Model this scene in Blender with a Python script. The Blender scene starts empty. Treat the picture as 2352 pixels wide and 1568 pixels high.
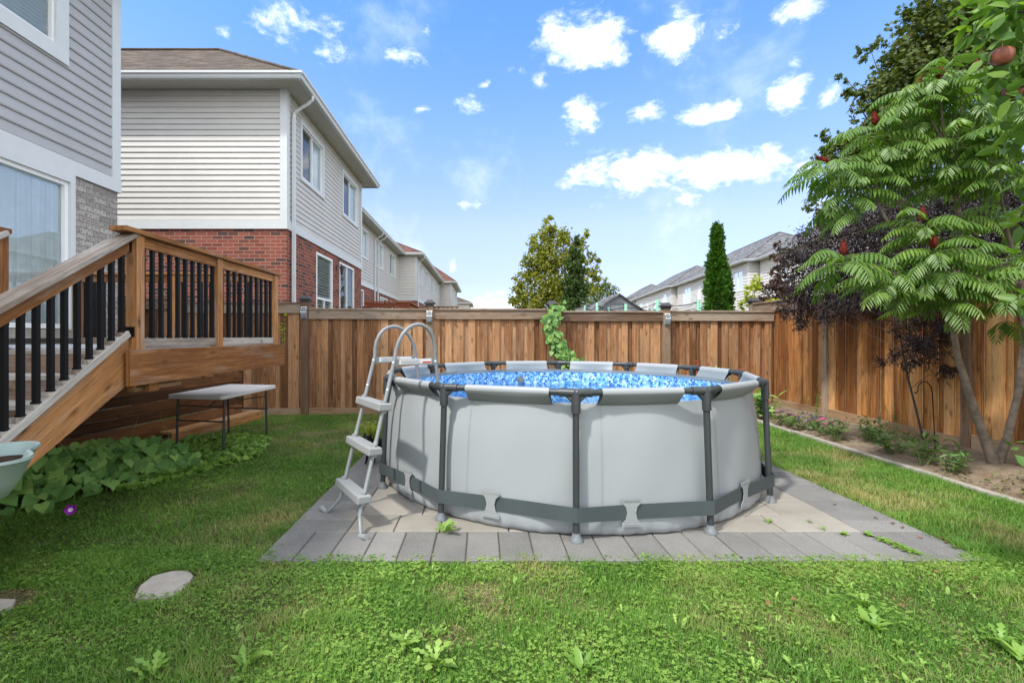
import bpy, bmesh, math, random
import numpy as np
from mathutils import Vector, Matrix
random.seed(7); RNG = np.random.default_rng(11)
C = bpy.context.scene.collection
R_ = math.radians
F_, VX, VY, EYE = 1100.0, 1110.0, 772.0, 1.55      # focal length and vanishing point in the 2352 px wide photo, eye height

# ------------------------------------------------------------------ camera
cam = bpy.data.cameras.new('camera'); camo = bpy.data.objects.new('camera', cam); C.objects.link(camo)
camo.location = (0, 0, EYE); camo.rotation_euler = (R_(90), 0, 0)
cam.sensor_width = 36; cam.lens = 36*F_/2352
cam.shift_x = (1176-VX)/2352; cam.shift_y = -(784-VY)/2352
cam.clip_start = .05; cam.clip_end = 2000
bpy.context.scene.camera = camo
vs = bpy.context.scene.view_settings
vs.view_transform = 'Standard'; vs.look = 'None'; vs.gamma = 1; vs.use_curve_mapping = False
vs.exposure = 1.1
bpy.context.scene.cycles.max_bounces = 6
bpy.context.scene.cycles.transparent_max_bounces = 12

def at(xv, yv, D): return Vector(((xv-VX)/F_*D, D, EYE-(yv-VY)/F_*D))
def gnd(xv, yv, z=0.0): return at(xv, yv, F_*(EYE-z)/(yv-VY))

# ------------------------------------------------------------------ sun and sky
SUN = Vector((-.55, -.50, 1)).normalized()
sl = bpy.data.lights.new('sun', 'SUN'); so = bpy.data.objects.new('sun', sl); C.objects.link(so)
sl.energy = 2.2; sl.angle = R_(3.5); sl.color = (1, .955, .89)
so.rotation_euler = SUN.to_track_quat('Z', 'Y').to_euler(); so.location = (-8, -8, 16)

def N(nt, typ, **kw):
    n = nt.nodes.new(typ)
    for k, v in kw.items():
        if k.startswith('i_'):
            key = k[2:]; key = int(key) if key.isdigit() else key.replace('_', ' ')
            n.inputs[key].default_value = v
        else: setattr(n, k, v)
    return n
def lk(nt, a, b): nt.links.new(a, b)
def math_n(nt, op, a=None, b=None, clamp=False):
    n = nt.nodes.new('ShaderNodeMath'); n.operation = op; n.use_clamp = clamp
    for i, v in enumerate((a, b)):
        if v is None: continue
        if hasattr(v, 'is_linked') or hasattr(v, 'links'): nt.links.new(v, n.inputs[i])
        else: n.inputs[i].default_value = v
    return n.outputs[0]
def mapr(nt, v, a, b, c=0.0, d=1.0, smooth=False):
    n = nt.nodes.new('ShaderNodeMapRange'); n.interpolation_type = 'SMOOTHSTEP' if smooth else 'LINEAR'
    nt.links.new(v, n.inputs[0])
    for i, x in enumerate((a, b, c, d)): n.inputs[i+1].default_value = x
    return n.outputs[0]

w = bpy.data.worlds.new('World'); bpy.context.scene.world = w; w.use_nodes = True
nt = w.node_tree; nt.nodes.clear()
sky = N(nt, 'ShaderNodeTexSky', sky_type='NISHITA', sun_disc=False)
sky.sun_elevation = math.asin(SUN.z); sky.sun_rotation = math.atan2(SUN.x, SUN.y)
sky.air_density = 1.0; sky.dust_density = 1.2; sky.ozone_density = 1.0
geo = N(nt, 'ShaderNodeTexCoord'); sep = N(nt, 'ShaderNodeSeparateXYZ'); lk(nt, geo.outputs['Generated'], sep.inputs[0])
X, Y, Z = sep.outputs
az = math_n(nt, 'ARCTAN2', X, Y); el = math_n(nt, 'ARCSINE', Z)
comb = N(nt, 'ShaderNodeCombineXYZ'); lk(nt, az, comb.inputs[0]); lk(nt, el, comb.inputs[1])
clouds = [(1340,92,92,66,1.25),(1400,120,50,40,1.0),(1555,92,80,52,1.15),(1560,28,34,30,.8),(1655,85,52,32,.7),(1838,20,62,34,1.1),(1812,222,62,46,1.2),(1905,218,52,28,.85),
 (1343,262,62,36,1.1),(1487,260,50,24,1.05),(1640,255,90,26,1.05),(1450,395,140,46,1.05),(1660,385,140,54,1.3),(1380,410,60,24,.7),(1570,455,52,20,.8),(1090,235,44,24,.85),
 (965,250,20,13,.7),(640,45,90,60,.70),(765,95,60,52,.66),(900,130,110,28,.66),(515,78,24,22,.65),(1113,196,20,13,.6),(1240,190,20,50,.5),(1315,330,18,16,.3),(1825,140,24,24,.55),
 (1845,380,54,16,.6),(1040,612,12,16,.7),(1085,470,34,12,.45),(1360,475,40,12,.4),(980,75,22,24,.5),(1480,480,50,10,.4),(1120,700,170,26,.75),(1450,45,24,22,.45),(1190,160,26,12,.4)]
mask = None
for xv, yv, rx, ry, k in clouds:
    d = Vector(((xv-VX)/F_, 1, (VY-yv)/F_)); a0 = math.atan2(d.x, d.y); e0 = math.asin(d.z/d.length)
    sx = rx/F_*math.cos(a0)**2; sy = ry/F_*math.cos(a0)*math.cos(e0)**2
    v1 = N(nt, 'ShaderNodeVectorMath', operation='SUBTRACT'); lk(nt, comb.outputs[0], v1.inputs[0]); v1.inputs[1].default_value = (a0, e0, 0)
    v2 = N(nt, 'ShaderNodeVectorMath', operation='MULTIPLY'); lk(nt, v1.outputs[0], v2.inputs[0]); v2.inputs[1].default_value = (1/sx, 1/sy, 0)
    v3 = N(nt, 'ShaderNodeVectorMath', operation='LENGTH'); lk(nt, v2.outputs[0], v3.inputs[0])
    m = mapr(nt, v3.outputs['Value'], 0, 1.62, k*1.04, 0)
    mask = m if mask is None else math_n(nt, 'MAXIMUM', mask, m)
# unseen clouds added outside the view to lift the shade with neutral light
aabs = math_n(nt, 'ABSOLUTE', az)
wide = N(nt, 'ShaderNodeTexNoise', i_Scale=2.6, i_Detail=3.0); lk(nt, geo.outputs['Generated'], wide.inputs['Vector'])
wm = math_n(nt, 'MULTIPLY', mapr(nt, wide.outputs[0], .34, .52, 0, 1.3), math_n(nt, 'MAXIMUM', mapr(nt, aabs, .88, 1.05, 0, 1), mapr(nt, Z, .66, .76, 0, 1)))
mask = math_n(nt, 'MAXIMUM', mask, wm)
vs_ = N(nt, 'ShaderNodeVectorMath', operation='MULTIPLY'); lk(nt, geo.outputs['Generated'], vs_.inputs[0]); vs_.inputs[1].default_value = (1, 1, 1.7)
n1 = N(nt, 'ShaderNodeTexNoise', i_Scale=13.0, i_Detail=11.0, i_Roughness=.66, i_Distortion=.35); lk(nt, vs_.outputs[0], n1.inputs['Vector'])
n2 = N(nt, 'ShaderNodeTexNoise', i_Scale=55.0, i_Detail=5.0, i_Roughness=.6); lk(nt, vs_.outputs[0], n2.inputs['Vector'])
nn = math_n(nt, 'ADD', math_n(nt, 'MULTIPLY', math_n(nt, 'SUBTRACT', n1.outputs[0], .5), 2.6), math_n(nt, 'MULTIPLY', math_n(nt, 'SUBTRACT', n2.outputs[0], .5), .7))
dens = mapr(nt, math_n(nt, 'ADD', mask, nn), .30, 1.55, 0, 1, True)
dens = math_n(nt, 'MULTIPLY', dens, mapr(nt, mask, .02, .3, 0, 1, True))
ci = N(nt, 'ShaderNodeTexNoise', i_Scale=4.0, i_Detail=9.0, i_Roughness=.62, i_Distortion=.15); lk(nt, geo.outputs['Generated'], ci.inputs['Vector'])
dens = math_n(nt, 'MAXIMUM', dens, mapr(nt, ci.outputs[0], .55, .82, 0, .20, True))
skyc = N(nt, 'ShaderNodeMix', data_type='RGBA', blend_type='MULTIPLY'); skyc.inputs[0].default_value = 1
lk(nt, sky.outputs[0], skyc.inputs[6])
tint = N(nt, 'ShaderNodeValToRGB'); lk(nt, mapr(nt, Z, 0, .62), tint.inputs[0])
cr = tint.color_ramp
while len(cr.elements) < 6: cr.elements.new(.5)
for e, (p, c) in zip(cr.elements, [(.012,(1.1,1.1,1.36)),(.04,(.68,.76,1.0)),(.11,(.66,.61,.76)),(.22,(.86,.77,.88)),(.40,(.72,.86,1.0)),(.55,(.56,.86,1.10))]): e.position = p/.62; e.color = (*c, 1)
lk(nt, tint.outputs[0], skyc.inputs[7])
mx = N(nt, 'ShaderNodeMix', data_type='RGBA'); lk(nt, dens, mx.inputs[0]); lk(nt, skyc.outputs[2], mx.inputs[6]); mx.inputs[7].default_value = (8.6, 8.5, 8.3, 1)
bg = N(nt, 'ShaderNodeBackground', i_Strength=.15); lk(nt, mx.outputs[2], bg.inputs[0])
ow = N(nt, 'ShaderNodeOutputWorld'); lk(nt, bg.outputs[0], ow.inputs[0])

# ------------------------------------------------------------------ materials
def mat_base(name, rough=.6, spec=.4):
    m = bpy.data.materials.new(name); m.use_nodes = True; nt = m.node_tree
    b = nt.nodes['Principled BSDF']; b.inputs['Roughness'].default_value = rough
    b.inputs['Specular IOR Level'].default_value = spec
    return m, nt, b
def ramp(nt, fac, cols):
    r = nt.nodes.new('ShaderNodeValToRGB'); nt.links.new(fac, r.inputs[0]); cr = r.color_ramp
    while len(cr.elements) < len(cols): cr.elements.new(.5)
    for e, (p, c) in zip(cr.elements, cols): e.position = p; e.color = (*c, 1)
    return r.outputs[0]
def coords(nt, kind='UV', scale=(1,1,1)):
    t = nt.nodes.new('ShaderNodeTexCoord'); mp = nt.nodes.new('ShaderNodeMapping'); mp.inputs['Scale'].default_value = scale
    nt.links.new(t.outputs[kind], mp.inputs[0]); return mp.outputs[0]
def noise(nt, vec, scale, detail=3, rough=.5, dist=0):
    n = nt.nodes.new('ShaderNodeTexNoise'); nt.links.new(vec, n.inputs['Vector'])
    n.inputs['Scale'].default_value = scale; n.inputs['Detail'].default_value = detail; n.inputs['Roughness'].default_value = rough; n.inputs['Distortion'].default_value = dist
    return n.outputs[0]
def mixc(nt, fac, a, b, mode='MIX'):
    m = nt.nodes.new('ShaderNodeMix'); m.data_type = 'RGBA'; m.blend_type = mode
    for i, v in ((0, fac), (6, a), (7, b)):
        if hasattr(v, 'links'): nt.links.new(v, m.inputs[i])
        elif i == 0: m.inputs[0].default_value = v
        else: m.inputs[i].default_value = (*v, 1)
    return m.outputs[2]
def bump(nt, b, h, strength=.3, dist=.01):
    n = nt.nodes.new('ShaderNodeBump'); n.inputs['Strength'].default_value = strength; n.inputs['Distance'].default_value = dist
    nt.links.new(h, n.inputs['Height']); nt.links.new(n.outputs[0], b.inputs['Normal'])
def attr(nt, name):
    a = nt.nodes.new('ShaderNodeAttribute'); a.attribute_name = name; return a.outputs['Fac']

def plain(name, col, rough=.5, spec=.4, var=.08, metal=0, nscale=6, bumps=0):
    m, nt, b = mat_base(name, rough, spec); b.inputs['Metallic'].default_value = metal
    n = noise(nt, coords(nt, 'Object'), nscale, 4, .6)
    lo = tuple(c*(1-var) for c in col); hi = tuple(min(1, c*(1+var)) for c in col)
    lk(nt, ramp(nt, n, [(.3, lo), (.7, hi)]), b.inputs['Base Color'])
    if bumps: bump(nt, b, noise(nt, coords(nt, 'Object'), nscale*12, 3), bumps, .004)
    return m

def wood(name, cols, grey=(.30,.26,.22), greyamt=.35, dark=(.06,.035,.02), darkedge=0.0, rough=.75):
    """boards: grain runs along U (metres), each board has its own shade"""
    m, nt, b = mat_base(name, rough, .25)
    uv = coords(nt, 'UV'); r = attr(nt, 'rnd')
    g = noise(nt, coords(nt, 'UV', (1.3, 30, 1)), 1.0, 8, .68, .9)
    g2 = noise(nt, coords(nt, 'UV', (5, 110, 1)), 1.0, 3, .6)
    base = ramp(nt, math_n(nt, 'ADD', math_n(nt, 'MULTIPLY', math_n(nt, 'SUBTRACT', g, .5), 1.15), math_n(nt, 'ADD', math_n(nt, 'MULTIPLY', math_n(nt, 'SUBTRACT', r, .5), .62), .5)), [(.25, cols[0]), (.5, cols[1]), (.75, cols[2])])
    gr = mapr(nt, math_n(nt, 'ADD', noise(nt, coords(nt, 'UV', (.9, 5, 1)), 1.0, 5, .65), math_n(nt, 'MULTIPLY', r, .12)), .52, .70, 0, greyamt, True)
    col = mixc(nt, gr, base, grey)
    col = mixc(nt, mapr(nt, g2, .50, .72, 0, .6), col, dark)
    col = mixc(nt, mapr(nt, noise(nt, coords(nt, 'UV', (.7, 2.2, 1)), 1.0, 6, .7), .50, .72, 0, .55), col, tuple(c*.45 for c in cols[0]))
    vo = nt.nodes.new('ShaderNodeTexVoronoi'); lk(nt, coords(nt, 'UV', (3.0, 7.5, 1)), vo.inputs['Vector']); vo.inputs['Scale'].default_value = 1.0; vo.inputs['Randomness'].default_value = 1
    kn = mapr(nt, vo.outputs['Distance'], .03, .10, .7, 0, True)
    ring = mapr(nt, vo.outputs['Distance'], .10, .22, .45, 0, True)
    col = mixc(nt, ring, col, tuple(c*.55 for c in cols[0])); col = mixc(nt, kn, col, dark)
    lk(nt, col, b.inputs['Base Color'])
    bump(nt, b, math_n(nt, 'ADD', math_n(nt, 'MULTIPLY', g2, .6), g), .35, .004)
    return m

def brick(name, cols, mortar, bw=.235, bh=.082, rough=.85, old=False):
    m, nt, b = mat_base(name, rough, .2)
    uv = coords(nt, 'UV')
    t = nt.nodes.new('ShaderNodeTexBrick'); lk(nt, uv, t.inputs['Vector'])
    t.inputs['Scale'].default_value = 1; t.inputs['Brick Width'].default_value = bw; t.inputs['Row Height'].default_value = bh
    t.inputs['Mortar Size'].default_value = .006; t.inputs['Mortar Smooth'].default_value = .1; t.inputs['Bias'].default_value = 0
    t.inputs['Color1'].default_value = (0,0,0,1); t.inputs['Color2'].default_value = (1,1,1,1); t.inputs['Mortar'].default_value = (.5,.5,.5,1)
    c = ramp(nt, math_n(nt, 'ADD', math_n(nt, 'MULTIPLY', t.outputs['Color'], .8), math_n(nt, 'MULTIPLY', noise(nt, uv, 30, 4, .7), .25)), cols)
    if old:
        c = mixc(nt, mapr(nt, noise(nt, uv, 28, 6, .7), .52, .58, 0, .75), c, (.10,.09,.085))
    col = mixc(nt, t.outputs['Fac'], c, mortar)
    lk(nt, col, b.inputs['Base Color'])
    h = math_n(nt, 'SUBTRACT', math_n(nt, 'MULTIPLY', noise(nt, uv, 45, 4, .6), .5), t.outputs['Fac'])
    bump(nt, b, h, .8, .008)
    return m

def shingle(name, cols):
    m, nt, b = mat_base(name, .9, .2); uv = coords(nt, 'UV')
    t = nt.nodes.new('ShaderNodeTexBrick'); lk(nt, uv, t.inputs['Vector'])
    t.inputs['Scale'].default_value = 1; t.inputs['Brick Width'].default_value = .3; t.inputs['Row Height'].default_value = .14
    t.inputs['Mortar Size'].default_value = .008; t.inputs['Color1'].default_value = (0,0,0,1); t.inputs['Color2'].default_value = (1,1,1,1); t.inputs['Mortar'].default_value = (0,0,0,1)
    c = ramp(nt, math_n(nt, 'ADD', math_n(nt, 'MULTIPLY', t.outputs['Color'], .55), math_n(nt, 'MULTIPLY', noise(nt, uv, 9, 6, .75), .5)), cols)
    lk(nt, mixc(nt, mapr(nt, t.outputs['Fac'], 0, 1, 0, .7), c, tuple(x*.4 for x in cols[0][1])), b.inputs['Base Color'])
    bump(nt, b, math_n(nt, 'SUBTRACT', noise(nt, uv, 60, 2), t.outputs['Fac']), .6, .01)
    return m

def leafmat(name, cols, trans=.35, rough=.5, spec=.35, patch=None, coordscale=3.0):
    m, nt, b = mat_base(name, rough, spec)
    r = attr(nt, 'rnd')
    n = noise(nt, coords(nt, 'Object'), coordscale, 3)
    f = math_n(nt, 'ADD', math_n(nt, 'MULTIPLY', r, .65), math_n(nt, 'MULTIPLY', n, .35))
    col = ramp(nt, f, cols)
    if patch: col = patch(nt, col, r)
    lk(nt, col, b.inputs['Base Color'])
    tr = nt.nodes.new('ShaderNodeBsdfTranslucent')
    tcol = mixc(nt, 1.0, col, (1.5, 1.6, .55), 'MULTIPLY'); lk(nt, tcol, tr.inputs[0])
    mxs = nt.nodes.new('ShaderNodeMixShader'); mxs.inputs[0].default_value = trans
    lk(nt, b.outputs[0], mxs.inputs[1]); lk(nt, tr.outputs[0], mxs.inputs[2])
    lk(nt, mxs.outputs[0], nt.nodes['Material Output'].inputs[0])
    return m

def glass(name, tint=(.75,.85,.9), refl=.25, rough=.02):
    m = bpy.data.materials.new(name); m.use_nodes = True; nt = m.node_tree; nt.nodes.clear()
    t = N(nt, 'ShaderNodeBsdfTransparent'); t.inputs[0].default_value = (*tint, 1)
    g = N(nt, 'ShaderNodeBsdfGlossy', i_Roughness=rough); g.inputs[0].default_value = (.92,.96,1,1)
    lw = N(nt, 'ShaderNodeFresnel', i_IOR=1.5 if refl > .1 else 1.25)
    f = math_n(nt, 'ADD', lw.outputs[0], refl, True)
    mxs = N(nt, 'ShaderNodeMixShader'); lk(nt, f, mxs.inputs[0]); lk(nt, t.outputs[0], mxs.inputs[1]); lk(nt, g.outputs[0], mxs.inputs[2])
    o = N(nt, 'ShaderNodeOutputMaterial'); lk(nt, mxs.outputs[0], o.inputs[0])
    return m

M = {}
M['fence'] = wood('fence_wood', [(.14,.058,.022),(.32,.15,.065),(.52,.28,.135)], grey=(.42,.29,.185), greyamt=.4)
M['fence_side'] = wood('side_fence_wood', [(.18,.065,.018),(.46,.195,.052),(.68,.36,.14)], grey=(.42,.27,.15), greyamt=.35)
M['fence_top'] = wood('fence_rail_wood', [(.13,.08,.052),(.25,.17,.115),(.37,.275,.195)], grey=(.33,.28,.235), greyamt=.5)
M['base_board'] = wood('base_board_wood', [(.26,.16,.09),(.36,.23,.13),(.45,.3,.18)], greyamt=.3)
M['clip'] = plain('clip_plastic', (.27,.285,.29), .4, .4, .02)
M['post'] = wood('post_wood', [(.12,.07,.04),(.2,.12,.07),(.28,.18,.11)], greyamt=.3)
M['deck'] = wood('deck_wood', [(.21,.082,.024),(.40,.18,.062),(.56,.29,.12)], grey=(.38,.31,.25), greyamt=.5)
M['deck_shaded'] = wood('shaded_deck_wood', [(.07,.028,.01),(.15,.06,.02),(.25,.105,.038)], grey=(.10,.07,.05), greyamt=.2)  # deck wood darkened in its colour to carry the deep shadow on the skirt
M['deck_grey'] = wood('weathered_wood', [(.24,.19,.15),(.38,.33,.28),(.5,.46,.41)], grey=(.5,.48,.45), greyamt=.8)
M['riser'] = wood('riser_wood', [(.12,.07,.045),(.2,.13,.09),(.3,.21,.15)], grey=(.25,.22,.2), greyamt=.7)
M['black'] = plain('black_metal', (.005,.005,.006), .45, .25)
M['capblack'] = plain('cap_metal', (.035,.032,.032), .45, .5)
M['side_grey'] = plain('grey_siding', (.37,.375,.385), .5, .4, .05, nscale=2)
M['side_lt'] = plain('light_siding', (.51,.498,.475), .5, .4, .05, nscale=1.2)
M['side_far'] = plain('far_siding', (.58,.56,.53), .5, .4, .04, nscale=1)
M['trim'] = plain('white_trim', (.58,.61,.62), .4, .4, .03)
M['frame'] = plain('vinyl_frame', (.80,.82,.82), .35, .4, .02)
M['soffit'] = plain('soffit', (.50,.49,.46), .55, .3, .05)
M['red_brick'] = brick('red_brick', [(.12,(.06,.042,.042)),(.30,(.115,.05,.042)),(.42,(.19,.055,.038)),(.85,(.27,.085,.058))], (.34,.25,.20))
M['grey_brick'] = brick('grey_brick', [(.1,(.25,.235,.215)),(.5,(.36,.34,.31)),(.9,(.44,.42,.385))], (.22,.21,.20), old=True)
M['roof_brown'] = shingle('brown_shingle', [(.2,(.045,.034,.027)),(.5,(.085,.066,.052)),(.8,(.13,.10,.08))])
M['roof_red'] = shingle('red_brown_shingle', [(.2,(.07,.036,.028)),(.5,(.12,.06,.045)),(.8,(.17,.09,.07))])
M['roof_grey'] = shingle('grey_shingle', [(.2,(.07,.07,.075)),(.5,(.13,.13,.14)),(.8,(.2,.2,.21))])
M['glass'] = glass('window_glass', (.75,.82,.86), .03)
M['door_glass'] = glass('door_glass', (.86,.95,.97), .11, .012)
M['deck_shade'] = plain('under_deck_shade', (.035,.035,.035), .9, .1, .2)  # near-black colour that stands for shade under the deck
M['screen'] = plain('insect_screen', (.10,.105,.11), .8, .1, .1)
M['curtain'] = plain('pale_curtain', (.75,.75,.73), .8, .1, .06)
M['blind'] = plain('white_blind', (.80,.81,.80), .6, .2, .04)
M['liner'] = plain('pool_liner_grey', (.29,.312,.322), .48, .35, .03, nscale=1.5, bumps=.04)
M['liner_flap'] = plain('sleeve_outer_grey', (.19,.205,.21), .5, .35, .03)
M['liner_in'] = plain('liner_inner_grey', (.19,.22,.24), .45, .35, .03)
M['strap'] = plain('strap_grey', (.06,.075,.078), .55, .3, .08)
M['leg'] = plain('leg_grey', (.035,.04,.043), .42, .45, .08)
M['joint'] = plain('joint_plastic', (.045,.05,.053), .4, .45, .05)
M['foot'] = plain('foot_plastic', (.15,.165,.175), .35, .45, .05)
M['ladder'] = plain('ladder_tube', (.22,.235,.24), .38, .5, .04)
M['step'] = plain('step_plastic', (.27,.28,.28), .45, .4, .03)
M['white'] = plain('white_plastic', (.72,.73,.72), .45, .4, .05)
M['table'] = plain('table_plastic', (.64,.625,.60), .5, .35, .08, nscale=4)
M['red'] = plain('red_print', (.5,.05,.03), .5)
M['ink'] = plain('grey_print', (.2,.21,.22), .6)
M['teal'] = plain('teal_plastic', (.235,.31,.29), .42, .4, .06)
M['soil'] = plain('potting_soil', (.045,.028,.02), .95, .1, .6, nscale=60, bumps=.8)
M['purple'] = plain('purple_petal', (.25,.01,.32), .5, .3, .2)
M['white_petal'] = plain('pale_petal', (.75,.55,.75), .5)
M['stem'] = plain('green_stem', (.14,.2,.06), .6)
M['rug'] = plain('rug', (.45,.47,.5), .9, .1, .5, nscale=40)
M['concrete'] = plain('edging_concrete', (.30,.275,.235), .9, .2, .2, nscale=12, bumps=.5)
M['stone'] = plain('stepping_stone', (.36,.325,.28), .9, .2, .12, nscale=20, bumps=.4)
M['bark'] = plain('bark', (.20,.16,.13), .9, .15, .35, nscale=14, bumps=.8)
M['dark_bark'] = plain('dark_bark', (.06,.05,.045), .9, .15, .3, nscale=14, bumps=.8)
M['cat'] = plain('black_fur', (.006,.0055,.0055), .75, .25, .3, nscale=40, bumps=.4)
M['eye'] = plain('cat_eye', (.16,.17,.09), .2, .5)
M['shed'] = plain('shed_grey', (.22,.235,.25), .6, .3, .05)
M['mint'] = plain('mint_foam', (.30,.62,.47), .6, .3, .06)
M['net'] = plain('black_net', (.02,.02,.02), .8)
M['redwood'] = wood('red_stained_wood', [(.2,.05,.02),(.3,.085,.035),(.38,.12,.05)], greyamt=.1)
M['blue_frame'] = plain('steel_blue', (.25,.27,.29), .4, .5)
M['apple'] = plain('apple_skin', (.26,.085,.055), .4, .4, .6, nscale=9)
M['orange'] = plain('orange_petal', (.75,.10,.03), .5, .3, .2)
M['pink'] = plain('pink_petal', (.65,.08,.25), .5, .3, .2)
M['dkpurple'] = plain('violet_petal', (.08,.015,.16), .5, .3, .3)
M['cone'] = plain('sumac_cone', (.12,.017,.010), .85, .15, .5, nscale=60, bumps=1)

def m_paver(name, cols, speck):
    m, nt, b = mat_base(name, .85, .25); oc = coords(nt, 'Object'); r = attr(nt, 'rnd')
    f = math_n(nt, 'ADD', math_n(nt, 'MULTIPLY', noise(nt, oc, 2.6, 6, .7), .7), math_n(nt, 'MULTIPLY', r, .36))
    col = ramp(nt, f, cols)
    col = mixc(nt, mapr(nt, noise(nt, oc, 260, 2), .60, .72, 0, speck), col, (.6,.6,.58))
    col = mixc(nt, mapr(nt, noise(nt, oc, 150, 3), .58, .75, 0, .35), col, (.12,.115,.11))
    lk(nt, col, b.inputs['Base Color']); bump(nt, b, noise(nt, oc, 180, 3), .4, .003); return m
M['pav_grey'] = m_paver('grey_paver', [(.3,(.125,.122,.115)),(.7,(.195,.189,.177))], .6)
M['pav_tan'] = m_paver('tan_paver', [(.25,(.18,.163,.138)),(.5,(.25,.228,.195)),(.8,(.31,.285,.248))], .15)
M['joint_sand'] = plain('joint_sand', (.075,.068,.055), .95, .1, .3, nscale=30)

def m_soil():
    m, nt, b = mat_base('garden_soil', .95, .1); oc = coords(nt, 'Object')
    f = math_n(nt, 'ADD', math_n(nt, 'MULTIPLY', noise(nt, oc, 5, 6, .7), .6), math_n(nt, 'MULTIPLY', noise(nt, oc, 60, 4, .7), .4))
    lk(nt, ramp(nt, f, [(.3,(.08,.055,.035)),(.5,(.20,.15,.105)),(.7,(.32,.26,.19))]), b.inputs['Base Color'])
    bump(nt, b, f, .8, .03); return m
M['bed'] = m_soil()
def m_ground():
    m, nt, b = mat_base('lawn_soil', .95, .1); oc = coords(nt, 'Object')
    f = math_n(nt, 'ADD', math_n(nt, 'MULTIPLY', noise(nt, oc, 1.6, 5, .7), .5), math_n(nt, 'MULTIPLY', noise(nt, oc, 45, 4, .7), .5))
    lk(nt, ramp(nt, f, [(.35,(.03,.045,.012)),(.5,(.08,.08,.03)),(.62,(.24,.185,.105))]), b.inputs['Base Color'])
    bump(nt, b, f, .8, .02); return m
M['ground'] = m_ground()

def m_mosaic():
    m, nt, b = mat_base('mosaic_liner', .3, .5); uv = coords(nt, 'UV', (1, 1.0, 1))
    v = nt.nodes.new('ShaderNodeTexVoronoi'); lk(nt, uv, v.inputs['Vector']); v.inputs['Scale'].default_value = 32
    s = nt.nodes.new('ShaderNodeSeparateColor'); lk(nt, v.outputs['Color'], s.inputs[0])
    col = ramp(nt, s.outputs[0], [(.12,(.008,.07,.30)),(.34,(.02,.21,.58)),(.52,(.08,.37,.74)),(.68,(.26,.54,.80)),(.84,(.62,.74,.82))])
    col = mixc(nt, mapr(nt, v.outputs['Distance'], .35, .6, 0, .5), col, (.30,.50,.70))
    lk(nt, col, b.inputs['Base Color']); return m
M['mosaic'] = m_mosaic()
def m_water():
    m = bpy.data.materials.new('pool_water'); m.use_nodes = True; nt = m.node_tree; nt.nodes.clear()
    t = N(nt, 'ShaderNodeBsdfTransparent'); t.inputs[0].default_value = (.80,.95,.99,1)
    g = N(nt, 'ShaderNodeBsdfGlossy', i_Roughness=.01); fr = N(nt, 'ShaderNodeFresnel', i_IOR=1.33)
    bp = N(nt, 'ShaderNodeBump', i_Strength=.25, i_Distance=.02); lk(nt, noise(nt, coords(nt, 'Object'), 7, 3), bp.inputs['Height'])
    lk(nt, bp.outputs[0], g.inputs['Normal']); lk(nt, bp.outputs[0], fr.inputs['Normal'])
    mxs = N(nt, 'ShaderNodeMixShader'); lk(nt, fr.outputs[0], mxs.inputs[0]); lk(nt, t.outputs[0], mxs.inputs[1]); lk(nt, g.outputs[0], mxs.inputs[2])
    o = N(nt, 'ShaderNodeOutputMaterial'); lk(nt, mxs.outputs[0], o.inputs[0]); return m
M['water'] = m_water()

def grass_patch(nt, col, r):
    oc = coords(nt, 'Object')
    d = math_n(nt, 'ADD', noise(nt, oc, .9, 4, .65), math_n(nt, 'MULTIPLY', math_n(nt, 'SUBTRACT', r, .5), .22))
    return mixc(nt, mapr(nt, d, .51, .66, 0, .85), col, (.40,.33,.15))
M['grass'] = leafmat('grass_blades', [(.1,(.05,.115,.015)),(.45,(.11,.25,.032)),(.8,(.24,.35,.065)),(.97,(.45,.42,.18))], .3, .55, .3, grass_patch, 1.2)
M['clover'] = leafmat('clover_leaves', [(.1,(.065,.15,.02)),(.5,(.16,.29,.042)),(.9,(.25,.38,.075))], .3, .5, .3, None, 1.2)
M['weed'] = leafmat('weed_leaves', [(.1,(.10,.21,.03)),(.5,(.19,.33,.055)),(.9,(.32,.46,.11))], .3, .45)
M['heart'] = leafmat('heart_leaves', [(.1,(.085,.18,.055)),(.5,(.17,.34,.09)),(.9,(.33,.48,.13))], .25, .5, .3, None, 1.5)
M['sumac'] = leafmat('sumac_leaves', [(.05,(.05,.115,.018)),(.5,(.10,.195,.028)),(.9,(.20,.31,.05))], .4, .38, .6, None, 1.0)
M['maple'] = leafmat('maple_leaves', [(.1,(.03,.055,.012)),(.45,(.065,.10,.02)),(.75,(.11,.13,.028)),(.95,(.20,.10,.035))], .25, .5, .3, None, .6)
M['elder'] = leafmat('dark_elder_leaves', [(.1,(.018,.014,.016)),(.6,(.045,.032,.036)),(.95,(.10,.055,.06))], .15, .5, .4)
M['plum'] = leafmat('purple_leaves', [(.1,(.03,.018,.014)),(.6,(.07,.035,.025)),(.95,(.15,.06,.03))], .2, .5, .4)
M['cedar'] = leafmat('cedar_foliage', [(.1,(.02,.07,.006)),(.5,(.05,.13,.012)),(.9,(.10,.22,.03))], .2, .6, .2)
M['poplar'] = leafmat('yellow_green_leaves', [(.1,(.09,.11,.015)),(.45,(.19,.21,.028)),(.8,(.30,.29,.04)),(.97,(.40,.32,.06))], .45, .5, .3, None, .5)
M['darkgreen'] = leafmat('dark_green_leaves', [(.1,(.025,.055,.012)),(.5,(.05,.09,.02)),(.9,(.09,.14,.03))], .3, .5, .3)
M['midgreen'] = leafmat('mid_green_leaves', [(.1,(.06,.09,.02)),(.5,(.12,.16,.035)),(.9,(.2,.23,.06))], .3, .5, .3)
M['lime'] = leafmat('lime_leaves', [(.1,(.20,.26,.02)),(.5,(.34,.38,.04)),(.9,(.5,.5,.08))], .45, .5)
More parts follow.
